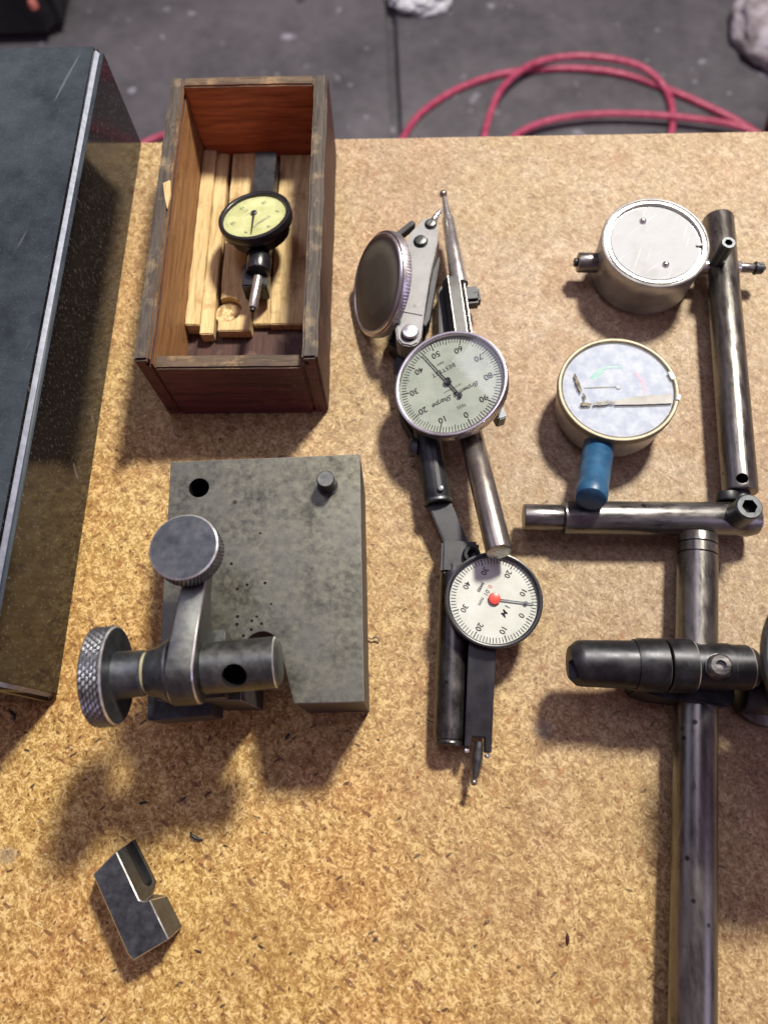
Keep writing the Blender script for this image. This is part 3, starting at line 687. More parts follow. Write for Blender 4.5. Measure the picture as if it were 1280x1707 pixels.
b = lathe(bmesh.new(), A0, ad, [(t1 - .0002, 0), (t1 - .0002, 0.0084), (t1 + .0003, 0.0088), (t2 - .0012, 0.0088), (t2 - .0008, 0.0084), (t2 - .0008, 0)], 56)
obj('washer', b, 'washer', gbk)
b = lathe(bmesh.new(), A0, ad, [(t2 - .0008, 0), (t2 - .0008, 0.0092), (t2, 0.0100), (t2 + .004, 0.0110), (t3 - .001, 0.0140), (t3, 0.0140), (t3, 0)], 56)
obj('cone_sleeve', b, 'gun_steel', gbk)
# swivel arm: side profile (in the plane across the axis) extruded along the axis
kc_top = W(306, 911, 0.103)
def arm():
    r_, u_, n_ = frame(ad, (0, 0, 1))        # r_: across, u_: up, n_: along axis
    y_dir = Vector((-ad.y, ad.x, 0)).normalized()
    top_pts = []; L = (Vector((kc_top.x, kc_top.y, 0)) - Vector((A0.x, A0.y, 0))).dot(y_dir)
    prof = []
    cA = A0.copy()
    R1 = 0.0145
    for k in range(13):                     # rounded boss about the axis, near end
        a = R(-200 + k * 17.5); prof.append((-R1 * math.cos(a + math.pi) * 1.0, R1 * math.sin(a)))
    return y_dir, L
ydir = Vector((-ad.y, ad.x, 0)).normalized()
Lk = (kc_top - A0).dot(ydir)
prof = []
R1 = 0.0150
for k in range(15):
    a = R(95 + k * 12.5); prof.append((R1 * math.cos(a), R1 * math.sin(a)))     # (y, z) about the axis: over the near side and under
prof += [(0.012, -0.0135), (Lk - 0.016, 0.001), (Lk + 0.006, 0.004), (Lk + 0.009, 0.007), (Lk + 0.007, 0.0110), (Lk - 0.012, 0.0115), (0.014, 0.0138)]
xL0, xL1 = t3 + .0002, t4
def armpt(t, y, z, sh):   # the arm narrows and leans a little towards the knob
    return A0 + ad * (t + sh * max(0, y) / Lk) + ydir * y + Vector((0, 0, z))
shk = (kc_top - A0).dot(ad) - (xL0 + xL1) / 2 + 0.0035
left = [armpt(xL0, y, z, shk + 0.001) for y, z in prof]; right = [armpt(xL1, y, z, shk - 0.0005) for y, z in prof]
obj('swivel_arm', prism(left, right, bevel=0.0006, seg=1, bmat=1), ['dark_steel', 'satin_chrome'], gbk, 40)  # chrome-coloured bevel stands for light on the arm's edges
# lower saddle that carries the arm on the block
s0 = armpt((xL0 + xL1) / 2, 0.004, -0.0215, 0)
obj('clamp_saddle', boxp((s0.x, s0.y, bz + 0.0105 / 2 + 0.0002), 0.026, 0.030, 0.0175 - 0.006, ad, bevel=0.0008), 'dark_steel', gbk)
obj('saddle_screw', cylp((s0.x, s0.y, bz + 0.008), (s0.x, s0.y, az - 0.010), 0.006, 0.0003), 'gun_steel', gbk)
s1 = W(300, 1186, 0.030)
obj('clamp_tail', boxp((s1.x + .003, s1.y + 0.004, 0.030), 0.030, 0.016, 0.026, ad, bevel=0.0006), 'gun_steel', gbk)
# split rod with cross hole
rr = 0.0110
b = lathe(bmesh.new(), A0, ad, [(t4 - .001, 0), (t4 - .001, rr - .001), (t5 - 0.0005, rr - .0008), (t5 + .0006, rr), (t6 - .0020, rr, 1), (t6 - .0016, rr - .0005), (t6 - .0004, rr - .0014), (t6, rr - .0022), (t6, 0)], 64)
o = obj('cross_rod', b, ['dark_steel', 'edge_steel'], gbk)
hc_t = ax_at(394); hcp = A0 + ad * hc_t
cut(o, cylp(hcp + Vector((-.0006, .0008, -0.0065)), hcp + Vector((0.003, -0.010, 0.02)), 0.0052, 0.0001, 40), 'hole')
# top knob: short stem, slight lean
kn = Vector((-0.05, 0.06, 1)).normalized(); kth = 0.0100; krd = 0.0152
prof = [(-kth, 0), (-kth, krd - .0015), (-kth + .0007, krd - .0004)]; ks = []
for q in range(7): prof.append((-kth + .0012 + (kth - 0.0024) * q / 6, krd, 2)); ks.append(len(prof) - 1)
prof += [(-.0005, krd - .0004, 1), (0, krd - .0011), (0, 0)]
kb = lathe(bmesh.new(), kc_top, kn, prof, 112, None, lambda k, i, a: (0 if (k % 2 and (i + k // 2) % 2 == 0) else -0.0009) if k in ks else 0)
obj('knurled_knob', kb, ['gun_steel', 'edge_steel', 'knurl_steel'], gbk, 20)
obj('knob_stem', cylp(kc_top - kn * (kth + 0.006), kc_top - kn * (kth - .001), 0.0055, 0.0003), 'dark_steel', gbk)

# ------------------------------------------------------------------ small notched steel piece
topc = [(155, 1458), (194, 1419), (232, 1500), (240, 1503), (250, 1500), (282, 1566), (222, 1602), (213, 1590)]
bz2 = 0.0185
T = [W(x, y, bz2) for x, y in topc]
B = [W(x + 8, y - 4, 0.0) for x, y in [(155, 1458), (223, 1396), (262, 1470), (252, 1496), (276, 1493), (305, 1546), (240, 1590), (228, 1580)]]
B[1] = W(226, 1397, 0.0); B[2] = W(262, 1468, 0.0); B[3] = W(256, 1490, 0); B[4] = W(279, 1493, 0); B[5] = W(305, 1545, 0); 
sp = obj('notched_steel_block', prism(T, B, bevel=0.00045, seg=1, bmat=1), ['gun_steel', 'bright_steel'], cat='steel block', label='small dark notched steel block lying alone on the board, its top edges shining', origin=W(230, 1500, 0))  # bevel coloured bright to paint the glint on its edges
A_, B_, C_, D_ = T[1], T[2], B[2], B[1]
nn = ((B_ - A_).normalized()).cross((D_ - A_).normalized()).normalized(); nn = nn if nn.z > 0 else -nn
s0 = D_.lerp(A_, .36).lerp(C_.lerp(B_, .36), .10); s1 = D_.lerp(A_, .36).lerp(C_.lerp(B_, .36), .80)
dsl = (s1 - s0).normalized(); uu = nn.cross(dsl); loop = []
for k in range(12):
    a = R(-90 + k * 180 / 11); loop.append(s1 + (dsl * math.cos(a) + uu * math.sin(a)) * 0.0040)
for k in range(12):
    a = R(90 + k * 180 / 11); loop.append(s0 + (dsl * math.cos(a) + uu * math.sin(a)) * 0.0040)
cut(sp, prism([p + nn * 0.02 for p in loop], [p - nn * 0.0016 for p in loop]), 'black_clamp')

# ------------------------------------------------------------------ indicator with its disc turned on edge
c = W(625.5, 473.5, 0.030)
i1 = thing('edge_on_indicator', 'silver test indicator lying on edge, dull brown round face and grey cast body', 'dial indicator', (c.x, c.y, 0))
n = Vector((-1.75, -0.33, 1)).normalized(); r_, u_, n_ = frame(n)
Rb = 0.0310; hb = 0.0070; seg = 220
prof = [(-hb, 0), (-hb, Rb - .001), (-hb + .0005, Rb), (-0.0022, Rb), (-0.0016, Rb - .0004), (-0.0012, Rb - .0016), (-0.0004, Rb - .0019), (0, Rb - .0026), (-.0004, Rb - .0036), (-.0009, Rb - .0038), (-.0009, 0)]
b = lathe(bmesh.new(), c, n, prof, seg, None, lambda k, i, a: (-0.0004 if i % 2 else 0) if k in (2, 3) else 0)
obj('bezel', b, 'satin_chrome', i1, 50)
obj('round_face', lathe(bmesh.new(), c - n * 0.0009, n, [(0, Rb - .0040), (0.0005, Rb - .0048), (0.0010, Rb * .5), (0.0012, 0)], 96), 'brown_glass', i1, 60)
zt, zb = 0.031, 0.015
body = [(706, 364), (716, 361), (726, 367), (730, 380), (729, 402), (724, 425), (717, 455), (710, 500), (706, 527), (702, 560), (697, 572), (686, 577), (670, 574), (662, 565), (659, 545), (664, 525), (668, 500), (672, 470), (675, 440), (677, 410), (683, 388)]
pts = [W(x, y, zt) for x, y in body]
o = obj('cast_body', slab(pts, zb, zt, bevel=0.0008), 'cast_metal', i1)
cut(o, boxp(W(681, 521, zt + .0005), 0.024, 0.0007, 0.0022, W(700, 528, 0) - W(662, 521, 0), bevel=0), None)
pl = [(731, 425), (733, 430), (716, 530), (709, 542), (706, 538), (708, 528), (722, 450)]
obj('side_strip', slab([W(x, y, zb + 0.006) for x, y in pl], 0.006, zb + 0.005, bevel=.0003), 'black_metal', i1)
for x, y, rr_, hh_ in ((718, 374, 0.0030, 0.002), (701, 403, 0.0036, 0.0022)):
    p = W(x, y, zt); b = cylp((p.x, p.y, zt - .0003), (p.x, p.y, zt + hh_), rr_, 0.0004, 28)
    o = obj('screw', b, 'dark_steel', i1); cut(o, boxp((p.x, p.y, zt + hh_), rr_ * 2.4, 0.0007, 0.0014, (0.5, 1, 0), bevel=0), 'hole')
    obj('screw_ring', lathe(bmesh.new(), (p.x, p.y, zt), (0, 0, 1), [(0, rr_ + .0008), (0.0005, rr_ + .0008), (0.0007, rr_ + .0003), (0.0003, rr_)], 28), 'black_metal', i1)
p = W(683, 556, zt)
b = cylp((p.x, p.y, zt - .0003), (p.x, p.y, zt + 0.0032), 0.0045, 0.0006, 36); obj('pivot_screw', b, 'satin_chrome', i1)
obj('screw_ring', lathe(bmesh.new(), (p.x, p.y, zt), (0, 0, 1), [(0, .0052), (0.0006, .0052), (0.0006, .0044)], 28), 'black_metal', i1)
obj('contact_arm', cylp(W(722, 368, 0.025), W(735, 350, 0.025), 0.0022, 0.0003, r1=.0014), 'bright_steel', i1)
obj('lever', boxp(W(676, 385, 0.024), 0.014, 0.0035, 0.006, W(684, 376, 0) - W(664, 392, 0), bevel=.0003), 'black_metal', i1)
obj('swivel_foot', slab([W(x, y, 0.012) for x, y in [(652, 545), (668, 540), (700, 560), (698, 585), (668, 592), (648, 575)]], 0.0, 0.0148, bevel=.001), 'black_metal', i1)

# ------------------------------------------------------------------ black swivel holder with shank
hz = 0.0145
sh0 = W(758, 945, 0.0135); sh1 = W(749, 1243, 0.0093)
i2 = thing('swivel_holder', 'black jointed indicator holder with a worn round shank, running under both dials', 'indicator holder', (sh0.x, sh0.y, 0))
obj('shank', lathe(bmesh.new(), sh0, sh1 - sh0, [(0, 0), (0, .0080), ((sh1 - sh0).length - 0.0035, 0.0083), ((sh1 - sh0).length - 0.003, 0.0078), ((sh1 - sh0).length - 0.0022, 0.0078), ((sh1 - sh0).length - 0.0014, 0.0083), ((sh1 - sh0).length - 0.0004, 0.0080), ((sh1 - sh0).length, 0.0072), ((sh1 - sh0).length, 0)], 56), 'black_rod', i2)
tb0 = W(700, 650, 0.0145); tb1 = W(730, 838, 0.0145)
b = cylp(tb0, tb1, 0.0077, 0.0005, 40); obj('socket_tube', b, 'black_metal', i2)
dd = (tb1 - tb0).normalized()
obj('tube_rim', lathe(bmesh.new(), tb1 - dd * .0012, dd, [(0, .0078), (.0004, .0082), (.0018, .0082), (.0024, .0074), (.0024, .0058), (0.0008, .0056)], 48), 'gun_steel', i2)
q0 = tb1 - dd * 0.002; q1 = W(768, 925, 0.013)
obj('flat_link', boxp((q0 + q1) / 2 - Vector((0, 0, .001)), (q1 - q0).length, 0.0125, 0.0050, q1 - q0, bevel=.0006), 'black_metal', i2)
obj('guide_rib', boxp(W(722, 745, 0.0215), 0.055, 0.0024, 0.003, W(736, 838, 0) - W(722, 745, 0), bevel=.0003), 'black_metal', i2)
p = W(734, 816, 0.0215); obj('set_screw', cylp((p.x, p.y, .0200), (p.x, p.y, 0.0240), 0.0017, 0.0003, 20), 'gun_steel', i2)
pj = W(765, 928, 0.014)
obj('pivot_block', boxp((pj.x, pj.y - .002, 0.0130), 0.020, 0.018, 0.016, (1, -.05, 0), bevel=.0015), 'black_metal', i2)
p = W(782, 922, 0.0225)
b = hexhead(bmesh.new(), (p.x, p.y, 0.0150), (0.15, -0.1, 1), 0.0046, 0.0092, 0.0028, 0.003); obj('socket_screw', b, ['black_metal', 'hole'], i2)
k0 = W(690, 745, 0.0145)
b = lathe(bmesh.new(), W(702, 748, 0.0145), (-1, 0.1, 0.15), [(0, 0), (0, .0035), (.003, .0035), (.0032, .0055), (.0062, .0055), (.0072, .0045), (.0074, 0)], 32); obj('thumb_screw', b, 'gun_steel', i2)
obj('swivel_head', slab([W(x, y, 0.016) for x, y in [(655, 590), (690, 590), (735, 640), (745, 712), (690, 726), (668, 690)]], 0.0, 0.0150, bevel=.002), 'black_metal', i2)

# ------------------------------------------------------------------ big grey dial (centre)
c = W(749, 637, 0.040)
i3 = thing('grey_dial_indicator', 'silver rimmed test indicator, grey green face numbered 0 to 90, long bright stylus', 'dial indicator', (c.x, c.y, 0))
n = Vector((-0.30, -0.05, 1)).normalized()
g0 = onplane(745, 637, c, n); g1 = onplane(771, 689, c, n)
fc, r, u, n, rin, fo = dial(i3, c, n, g1 - g0, 0.0316, 0.0080, 'satin_chrome', 'dial_grey', lip=0.075, step=0.0026, knurl='straight', seg=280)
ticks(fc, r, u, n, rin * .975, 100, fo, lambda i: 0.0046 if i % 10 == 0 else (0.0040 if i % 5 == 0 else 0.0032), w=0.00040)
numerals(fc, r, u, n, rin * .72, ['0', '10', '20', '30', '40', '50', '60', '70', '80', '90'], 0.0050, fo, bold=0.00007)
b = bmesh.new()
text_into(b, 'Brown & Sharpe', 0.0042, dmat(fc, r, u, n, 0, rin * .24, 0.00012), shear=0.4, bold=0.00004)
text_into(b, 'BESTEST', 0.0036, dmat(fc, r, u, n, 0, -rin * .34, 0.00012), spacing=1.1)
text_into(b, '7032', 0.0027, dmat(fc, r, u, n, 0, rin * .52, 0.00012))
text_into(b, '.0005"', 0.0019, dmat(fc, r, u, n, 0, -rin * .50, 0.00012)); text_into(b, 'MADE IN SWITZERLAND', 0.0010, dmat(fc, r, u, n, 0, rin * .10, 0.00012))
obj('lettering', b, 'print_black', fo, flat=True)
pt = onplane(704, 590, fc + n * .0012, n); pl_ = onplane(766.5, 658.5, fc + n * .0012, n); ph = onplane(746, 635, fc + n * .0012, n)
needle(i3, fc, n, pt, pl_, 0.00048, 0.00026, h=0.0)
obj('hub', lathe(bmesh.new(), ph - n * .0008, n, [(0, 0.0021), (0.0012, 0.0021), (0.0014, 0.0017), (0.0012, .0012), (0.0013, 0)], 28), 'black_metal', i3)
obj('counterweight', lathe(bmesh.new(), pl_ - n * .0002, n, [(0, 0.0013), (0.0004, 0.0013), (0.0005, 0)], 24), 'black_paint', i3)
obj('case', lathe(bmesh.new(), c - n * 0.0080 - n * 0.008, n, [(0, 0), (0, 0.020), (0.001, 0.0215), (0.0078, 0.0225), (0.008, 0)], 72), 'black_metal', i3)
# black body up to the stylus
bt = W(755, 468, 0.019); bb = W(774, 600, 0.019); bd = (bb - bt).normalized()
bx = Vector((-bd.y, bd.x, 0))
if bx.x < 0: bx = -bx
def bp(s, w, z): return Vector((bt.x, bt.y, 0)) + Vector((bd.x, bd.y, 0)) * s + bx * w + Vector((0, 0, z))
Lb = (bb - bt).length
secs = [(-0.0065, 0.006), (-0.0065, 0.020), (-0.0035, 0.0245), (0.0030, 0.0245), (0.0058, 0.021), (0.0062, 0.006)]
obj('indicator_body', prism([bp(0, w, z) for w, z in secs], [bp(Lb, w * 1.1, z) for w, z in secs], bevel=.0005), 'black_paint', i3)
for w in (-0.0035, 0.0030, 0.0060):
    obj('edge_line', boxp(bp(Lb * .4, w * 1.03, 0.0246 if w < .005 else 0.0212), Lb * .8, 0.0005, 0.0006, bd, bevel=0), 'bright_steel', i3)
s0 = W(764, 466, 0.0190); s1 = W(746, 362, 0.0190); s2 = W(739.5, 327, 0.0190)
b = lathe(bmesh.new(), s0 - (s1 - s0).normalized() * .004, s1 - s0, [(0, 0), (0, 0.0054), ((s1 - s0).length + .002, 0.0040), ((s1 - s0).length + .0030, 0.0037), ((s1 - s0).length + .004, 0.0027), ((s2 - s0).length + .003, 0.0014), ((s2 - s0).length + .003, 0)], 36)
obj('stylus', b, 'bright_steel', i3); obj('contact_ball', ball(W(738.5, 323.5, 0.0190), 0.0025), 'tube_steel', i3, 80)
obj('side_lug', boxp(W(778, 497, 0.014), 0.012, 0.016, 0.010, bd, bevel=.002), 'black_metal', i3)
obj('side_screw', lathe(bmesh.new(), W(780, 495, 0.016), W(796, 493, 0) - W(780, 495, 0), [(0, 0), (0, .0022), (.0030, .0022), (.0031, .0031), (.0058, .0031), (.0064, .0024), (.0064, 0)], 24), 'black_metal', i3)
obj('rear_block', slab([W(x, y, 0.014) for x, y in [(731, 478), (742, 470), (748, 560), (732, 565)]], 0.002, 0.013, bevel=.0008), 'black_metal', i3)
# tube stem to the lower right, and the dovetail foot
m0 = W(782, 715, 0.020); m1 = W(832, 921, 0.0420)
b = cylp(m0, m1, 0.0067, 0.0009, 48); obj('mounting_stem', b, 'tube_steel', i3)
obj('dovetail_foot', boxp(W(831, 693, 0.026), 0.0050, 0.0085, 0.012, (1, 0.35, 0), (0.2, 0, 1), bevel=.0006), 'gun_steel', i3)

# ------------------------------------------------------------------ white dial with red hub
c = W(823.5, 999, 0.030)
i4 = thing('white_dial_indicator', 'black rimmed test indicator with white face, red centre cap and long black body', 'dial indicator', (c.x, c.y, 0))
n = Vector((0.0, -0.04, 1)).normalized()
g0 = onplane(824, 998, c, n); g1 = onplane(871, 1024, c, n)
fc, r, u, n, rin, fo = dial(i4, c, n, g1 - g0, 0.0248, 0.0066, 'black_paint', 'dial_white', lip=0.095, step=0.0026, knurl='straight', seg=200)
ticks(fc, r, u, n, rin * .975, 80, fo, lambda i: 0.0034 if i % 10 == 0 else 0.0027, w=0.00036)
numerals(fc, r, u, n, rin * .70, ['0', '10', '20', '30', '40', '30', '20', '10'], 0.0042, fo, bold=0.00005)
b = bmesh.new(); text_into(b, '0', 0.0032, dmat(fc, r, u, n, -rin * .24, -rin * .22, 0.00012)); obj('lettering', b, 'print_red', fo, flat=True)
b = bmesh.new()
text_into(b, '.01', 0.0032, dmat(fc, r, u, n, -rin * .085, -rin * .22, 0.00012)); text_into(b, 'mm', 0.0030, dmat(fc, r, u, n, rin * .17, -rin * .23, 0.00012))
text_into(b, 'SWISS', 0.0021, dmat(fc, r, u, n, -rin * .12, -rin * .40, 0.00012), bold=.00006)
text_into(b, 'M', 0.0042, dmat(fc, r, u, n, rin * .13, rin * .34, 0.00012), shear=.3, bold=.00008); text_into(b, 'i', 0.0040, dmat(fc, r, u, n, rin * -.02, rin * .34, 0.00012), bold=.00008)
obj('lettering', b, 'print_black', fo, flat=True)
hp_ = fc + n * .0012; ph = onplane(824, 998, hp_, n); pt = onplane(888.5, 1006.5, hp_, n)
needle(i4, fc, n, pt, ph, 0.00036, 0.0003, 'gun_steel', h=0.0)
pm = onplane(876, 1005, hp_, n); obj('pointer_bead', lathe(bmesh.new(), pm - n * .0002, n, [(0, .0010), (.0005, .0010), (.0006, 0)], 20), 'gun_steel', i4)
obj('hub_cap', lathe(bmesh.new(), ph - n * .0008, n, [(0, 0.0031), (0.0010, 0.0031), (0.0014, 0.0028), (0.00165, 0.0018), (0.0017, 0)], 40), 'red_plastic', i4)
obj('case', lathe(bmesh.new(), c - n * 0.0140, n, [(0, 0), (0, 0.0165), (0.001, 0.018), (0.0078, 0.019), (0.0082, 0)], 64), 'black_metal', i4)
a0 = W(805, 1040, 0.021); a1 = W(797, 1228, 0.017)
bd = (a1 - a0).normalized(); bx = bd.cross(Vector((0, 0, 1))).normalized()
if bx.x < 0: bx = -bx
La = (a1 - a0).length
q = [(-.0070, 0), (.0070, 0), (.0066, La + .007), (.0036, La + .007), (.0036, La), (-.0036, La), (-.0036, La + .005), (-.0066, La + .005)]
def ap(w, s, z): return Vector((a0.x, a0.y, 0)) + Vector((bd.x, bd.y, 0)).normalized() * s + bx * w + Vector((0, 0, z))
obj('indicator_body', prism([ap(w, s, 0.0225 - .004 * s / La) for w, s in q], [ap(w, s, 0.008) for w, s in q], bevel=.0004), 'black_paint', i4)
obj('side_rail', prism([ap(w, s, .012) for w, s in [(-.0105, 0), (-.0075, 0), (-.0075, La + .003), (-.0105, La + .003)]], [ap(w, s, .006) for w, s in [(-.0105, 0), (-.0075, 0), (-.0075, La + .003), (-.0105, La + .003)]], bevel=.0003), 'black_metal', i4)
s0 = W(799, 1236, 0.0150); s1 = W(790.5, 1298, 0.0135)
b = lathe(bmesh.new(), s0, s1 - s0, [(0, 0), (0, .0019), ((s1 - s0).length * .45, .0025), ((s1 - s0).length * .55, .0023), ((s1 - s0).length, .0010), ((s1 - s0).length, 0)], 28)
obj('stylus', b, 'dark_steel', i4); obj('contact_ball', ball(W(789.5, 1304, 0.0135), 0.0017), 'tube_steel', i4, 80)
for w in (-.0052, .0052):
    p = ap(w, La + (.0068 if w < 0 else .0085), .016); obj('fork_screw', cylp(p - Vector((0, 0, .006)), p, 0.0012, .0002, 16), 'bright_steel', i4)

# ------------------------------------------------------------------ silver capped indicator
c = W(1092.5, 402, 0.034)
i5 = thing('back_up_dial_gauge', 'silver dial gauge lying face down, its plain aluminium back held by two rivets', 'dial gauge', (c.x, c.y, 0))
n = Vector((0.0, -0.02, 1)).normalized(); r, u, n = frame(n, (0, 1, 0))
Rc = 0.0320
prof = [(-.0305, 0), (-.0305, Rc * .95), (-.0295, Rc * .97), (-.0120, Rc * .975), (-.0116, Rc * .985), (-.0010, Rc), (-.0003, Rc - .0003), (0, Rc - .0010), (-.0002, Rc - .0016), (-.0012, Rc - .0018), (-.0012, Rc - .0026), (-.0001, Rc - .0028), (-.0001, Rc - .0042), (-.0006, Rc - .0046), (-.0020, Rc - .0047), (-.0020, 0)]
obj('case', lathe(bmesh.new(), c, n, prof, 128), 'alu_case', i5, 40)
obj('back_plate', lathe(bmesh.new(), c - n * .0019, n, [(0, Rc - .0056), (0.0006, Rc - .0060), (0.0006, 0)], 96), 'alu_cap', i5)
for x, y in ((1071, 368.5), (1109, 441)):
    p = onplane(x, y, c - n * .0012, n); obj('rivet', lathe(bmesh.new(), p - n * .0004, n, [(0, .0022), (.0010, .0020), (.0020, .0012), (.0023, 0)], 20), 'satin_chrome', i5, 60)
p = onplane(1168, 407, c, n); obj('catch_tab', boxp(p - n * .0009, 0.0052, 0.0016, 0.0012, (1, .1, 0), bevel=.0003), 'gun_steel', i5)
sp0 = W(985, 438, 0.0155); sp1 = W(1268, 447, 0.0155); sd = (sp1 - sp0).normalized()
e0 = W(962, 437.5, 0.0155)
b = cylp(W(1003, 438.5, .0155), e0, 0.0060, 0.0008, 32); obj('stem_cap', b, 'bar_steel', i5)
obj('cap_button', cylp(e0 + sd * .0005, e0 - sd * .0022, 0.0026, 0.0005, 20), 'black_metal', i5)
obj('stem', cylp(W(1150, 444, .0155), W(1232, 446, .0155), 0.0042, .0003, 28), 'bright_steel', i5)
obj('plunger', cylp(W(1228, 446, .0155), W(1256, 447, .0155), 0.0029, .0003, 28), 'bar_steel', i5)
pa = W(1256, 447, .0155); L5 = (W(1275, 448, .0155) - pa).length
b = lathe(bmesh.new(), pa, sd, [(0, 0), (0, .0036), (.0004, .0040), (.0012, .0040), (.0013, .0035), (L5 * .7, .0035), (L5 * .8, .0028), (L5 * .85, .0018), (L5, .0010), (L5 + .0003, 0)], 40, None, lambda k, i, a: (-.0003 if i % 2 else 0) if k in (5, 6) else 0)
obj('contact_point', b, 'gun_steel', i5, 30)

# ------------------------------------------------------------------ old pale dial with blue handle
c = W(1030, 646.5, 0.0290)
i6 = thing('old_pressure_gauge', 'old scratched gauge with a taped pale blue face and a blue rubber handle', 'gauge', (c.x, c.y, 0))
n = Vector((-0.03, 0.045, 1)).normalized()
fc, r, u, n, rin, fo = dial(i6, c, n, (0.05, 1, 0), 0.0335, 0.0052, 'brass_rim', 'dial_pale', 'crystal', lip=0.085, step=0.0016, knurl='straight', seg=260)
obj('case', lathe(bmesh.new(), c - n * 0.0245, n, [(0, 0), (0, 0.0302), (0.0008, 0.0312), (0.0190, 0.0318), (0.0194, 0)], 96), 'alu_case', i6)
def arcband(a0, a1, r0, r1, mat, nm='printed_arc', tap=1.0):
    b = bmesh.new(); K = 16; pv = None
    for k in range(K + 1):
        t = k / K; a = R(a0 + (a1 - a0) * t); w = (r1 - r0) * (1 - (1 - tap) * t)
        q = [b.verts.new(fc + (r * math.cos(a) + u * math.sin(a)) * rr + n * .0001) for rr in (r0, r0 + w)]
        if pv: b.faces.new((pv[0], pv[1], q[1], q[0]))
        pv = q
    return obj(nm, b, mat, fo, flat=True)
arcband(155, 122, rin * .42, rin * .54, 'print_green', tap=.9); arcband(121, 75, rin * .46, rin * .52, 'print_green', tap=.4); arcband(48, -12, rin * .46, rin * .53, 'print_pink', tap=.6)
ticks(fc, r, u, n, rin * .96, 50, fo, lambda i: 0.0012 if i % 5 else 0.0024, 'print_pink', 0.00018)
hb_ = onplane(1030, 645, fc, n)
obj('hub', lathe(bmesh.new(), hb_, n, [(0, .0017), (.0006, .0017), (.0008, .0014), (.0006, .0008), (.0007, 0)], 24), 'alu_cap', i6)
pt = onplane(973, 647, fc, n); needle(i6, fc, n, pt, hb_, 0.0004, 0.0003, 'print_grey', h=.0004)
cr = c + n * 0.00005
def patch(pxs, mat, nm, th=0.0005, jit=0.0):
    rnd = random.Random(len(nm) + len(pxs)); Q = []
    for a, b in zip(pxs, pxs[1:] + pxs[:1]):
        for k in range(4): Q.append((a[0] + (b[0] - a[0]) * k / 4 + rnd.uniform(-jit, jit), a[1] + (b[1] - a[1]) * k / 4 + rnd.uniform(-jit, jit)))
    P_ = [onplane(x, y, cr, n) for x, y in Q]; return obj(nm, prism([p + n * th for p in P_], [p + n * .0000 for p in P_]), mat, i6)
patch([(1026, 667), (1060, 661), (1118, 656), (1121, 672), (1080, 674), (1024, 675)], 'tape', 'tape_strip', 0.00007, 0.3)
patch([(955, 624), (959, 622), (962, 632), (967, 641), (970, 651), (968, 655), (963, 648), (960, 642), (957, 633)], 'dirt', 'glue_streak', 0.00018, 1.1)
patch([(970, 656), (974, 657), (977, 666), (973, 666)], 'dirt', 'glue_streak', 0.00012, 0.8)
patch([(966, 674), (970, 671), (985, 672), (986, 676), (969, 677)], 'dirt', 'glue_streak', 0.00018, 0.8)
patch([(988, 671), (1005, 669), (1022, 668), (1024, 672), (1008, 674), (989, 676)], 'dirt_thin', 'glue_streak', 0.00012, 1.3)
pc = onplane(1119, 626, c, n); b = boxp(pc - n * .0002, 0.0030, 0.0052, 0.0012, (1, .35, 0), bevel=.0003); obj('rim_clip', b, 'gun_steel', i6)
pc = onplane(1130, 663, c, n); b = boxp(pc + n * .0001, 0.0022, 0.0040, 0.0012, (1, -.4, 0), bevel=.0003); obj('rim_clip', b, 'gun_steel', i6)
h0 = W(1000, 728, 0.0125); h1 = W(984, 834, 0.0345)
hl = (h1 - h0).length
b = lathe(bmesh.new(), h0, h1 - h0, [(0, 0), (0, .0085), (hl * .1, .0086), (hl * .80, .0084), (hl * .86, .0086), (hl - .003, .0086), (hl - .001, .0078), (hl, .0060), (hl + .0003, 0)], 56)
obj('rubber_handle', b, 'blue_rubber', i6)

# ------------------------------------------------------------------ steel stand (post, cross bar, upper rod, clamp)
sz = 0.0150
st = thing('steel_stand', 'steel indicator stand of jointed round rods with black clamp, lying on the board', 'indicator stand', (W(1158, 1000, 0).x, W(1158, 1000, 0).y, 0))
u0 = W(1196, 365, sz); u1 = W(1233, 822, sz); ud = (u1 - u0).normalized()
o = obj('upper_rod', cylp(u0, u1, 0.0093, 0.0010, 64), 'rod_steel', st)
p = W(1237, 797, sz + .009); cut(o, cylp((p.x, p.y, sz - .0), (p.x, p.y, sz + 0.02), 0.0030, .0001, 32), 'hole')
o_ur = o
p = W(1214, 404, 0.0385)
obj('clamp_screw', hexhead(bmesh.new(), (p.x, p.y, sz + .005), (0, 0, 1), 0.0042, 0.0385 - sz - .005, 0.0024, 0.004), ['gun_steel', 'hole'], st)
obj('joint_dowel', cylp(u1 - ud * .002, u1 + ud * .011, 0.0052, .0004, 32), 'black_metal', st)
obj('joint_ring', cylp(u1 - Vector((.007, 0, .0)) + ud * .0005, u1 - Vector((.007, 0, 0)) + ud * .0055, 0.0066, .0004, 32), 'black_metal', st)
b0 = W(936, 863.5, sz); b1 = W(1262, 866, sz)
o = obj('cross_bar', lathe(bmesh.new(), b0, b1 - b0, [(0, 0), (0, .0080), (.0008, .0093), ((b1 - b0).length - .006, .0095), ((b1 - b0).length - .001, .0082), ((b1 - b0).length, .0070), ((b1 - b0).length, 0)], 64), 'bar_steel', st)
obj('bar_spigot', cylp(b0 + Vector((.002, 0, 0)), W(872, 862, sz), 0.0073, 0.0008, 56), 'bar_steel', st)
p = W(1249, 844, 0.0375)
obj('clamp_screw', hexhead(bmesh.new(), (p.x, p.y, sz + .004), (0, 0, 1), 0.0068, 0.0375 - sz - .004, 0.0040, 0.005), ['gun_steel', 'hole'], st)
pz_ = 0.0150
pa = W(1162, 893, pz_); pb_ = W(1153.5, 1707, pz_); pd = (pb_ - pa).normalized(); pb_ = pb_ + pd * 0.10
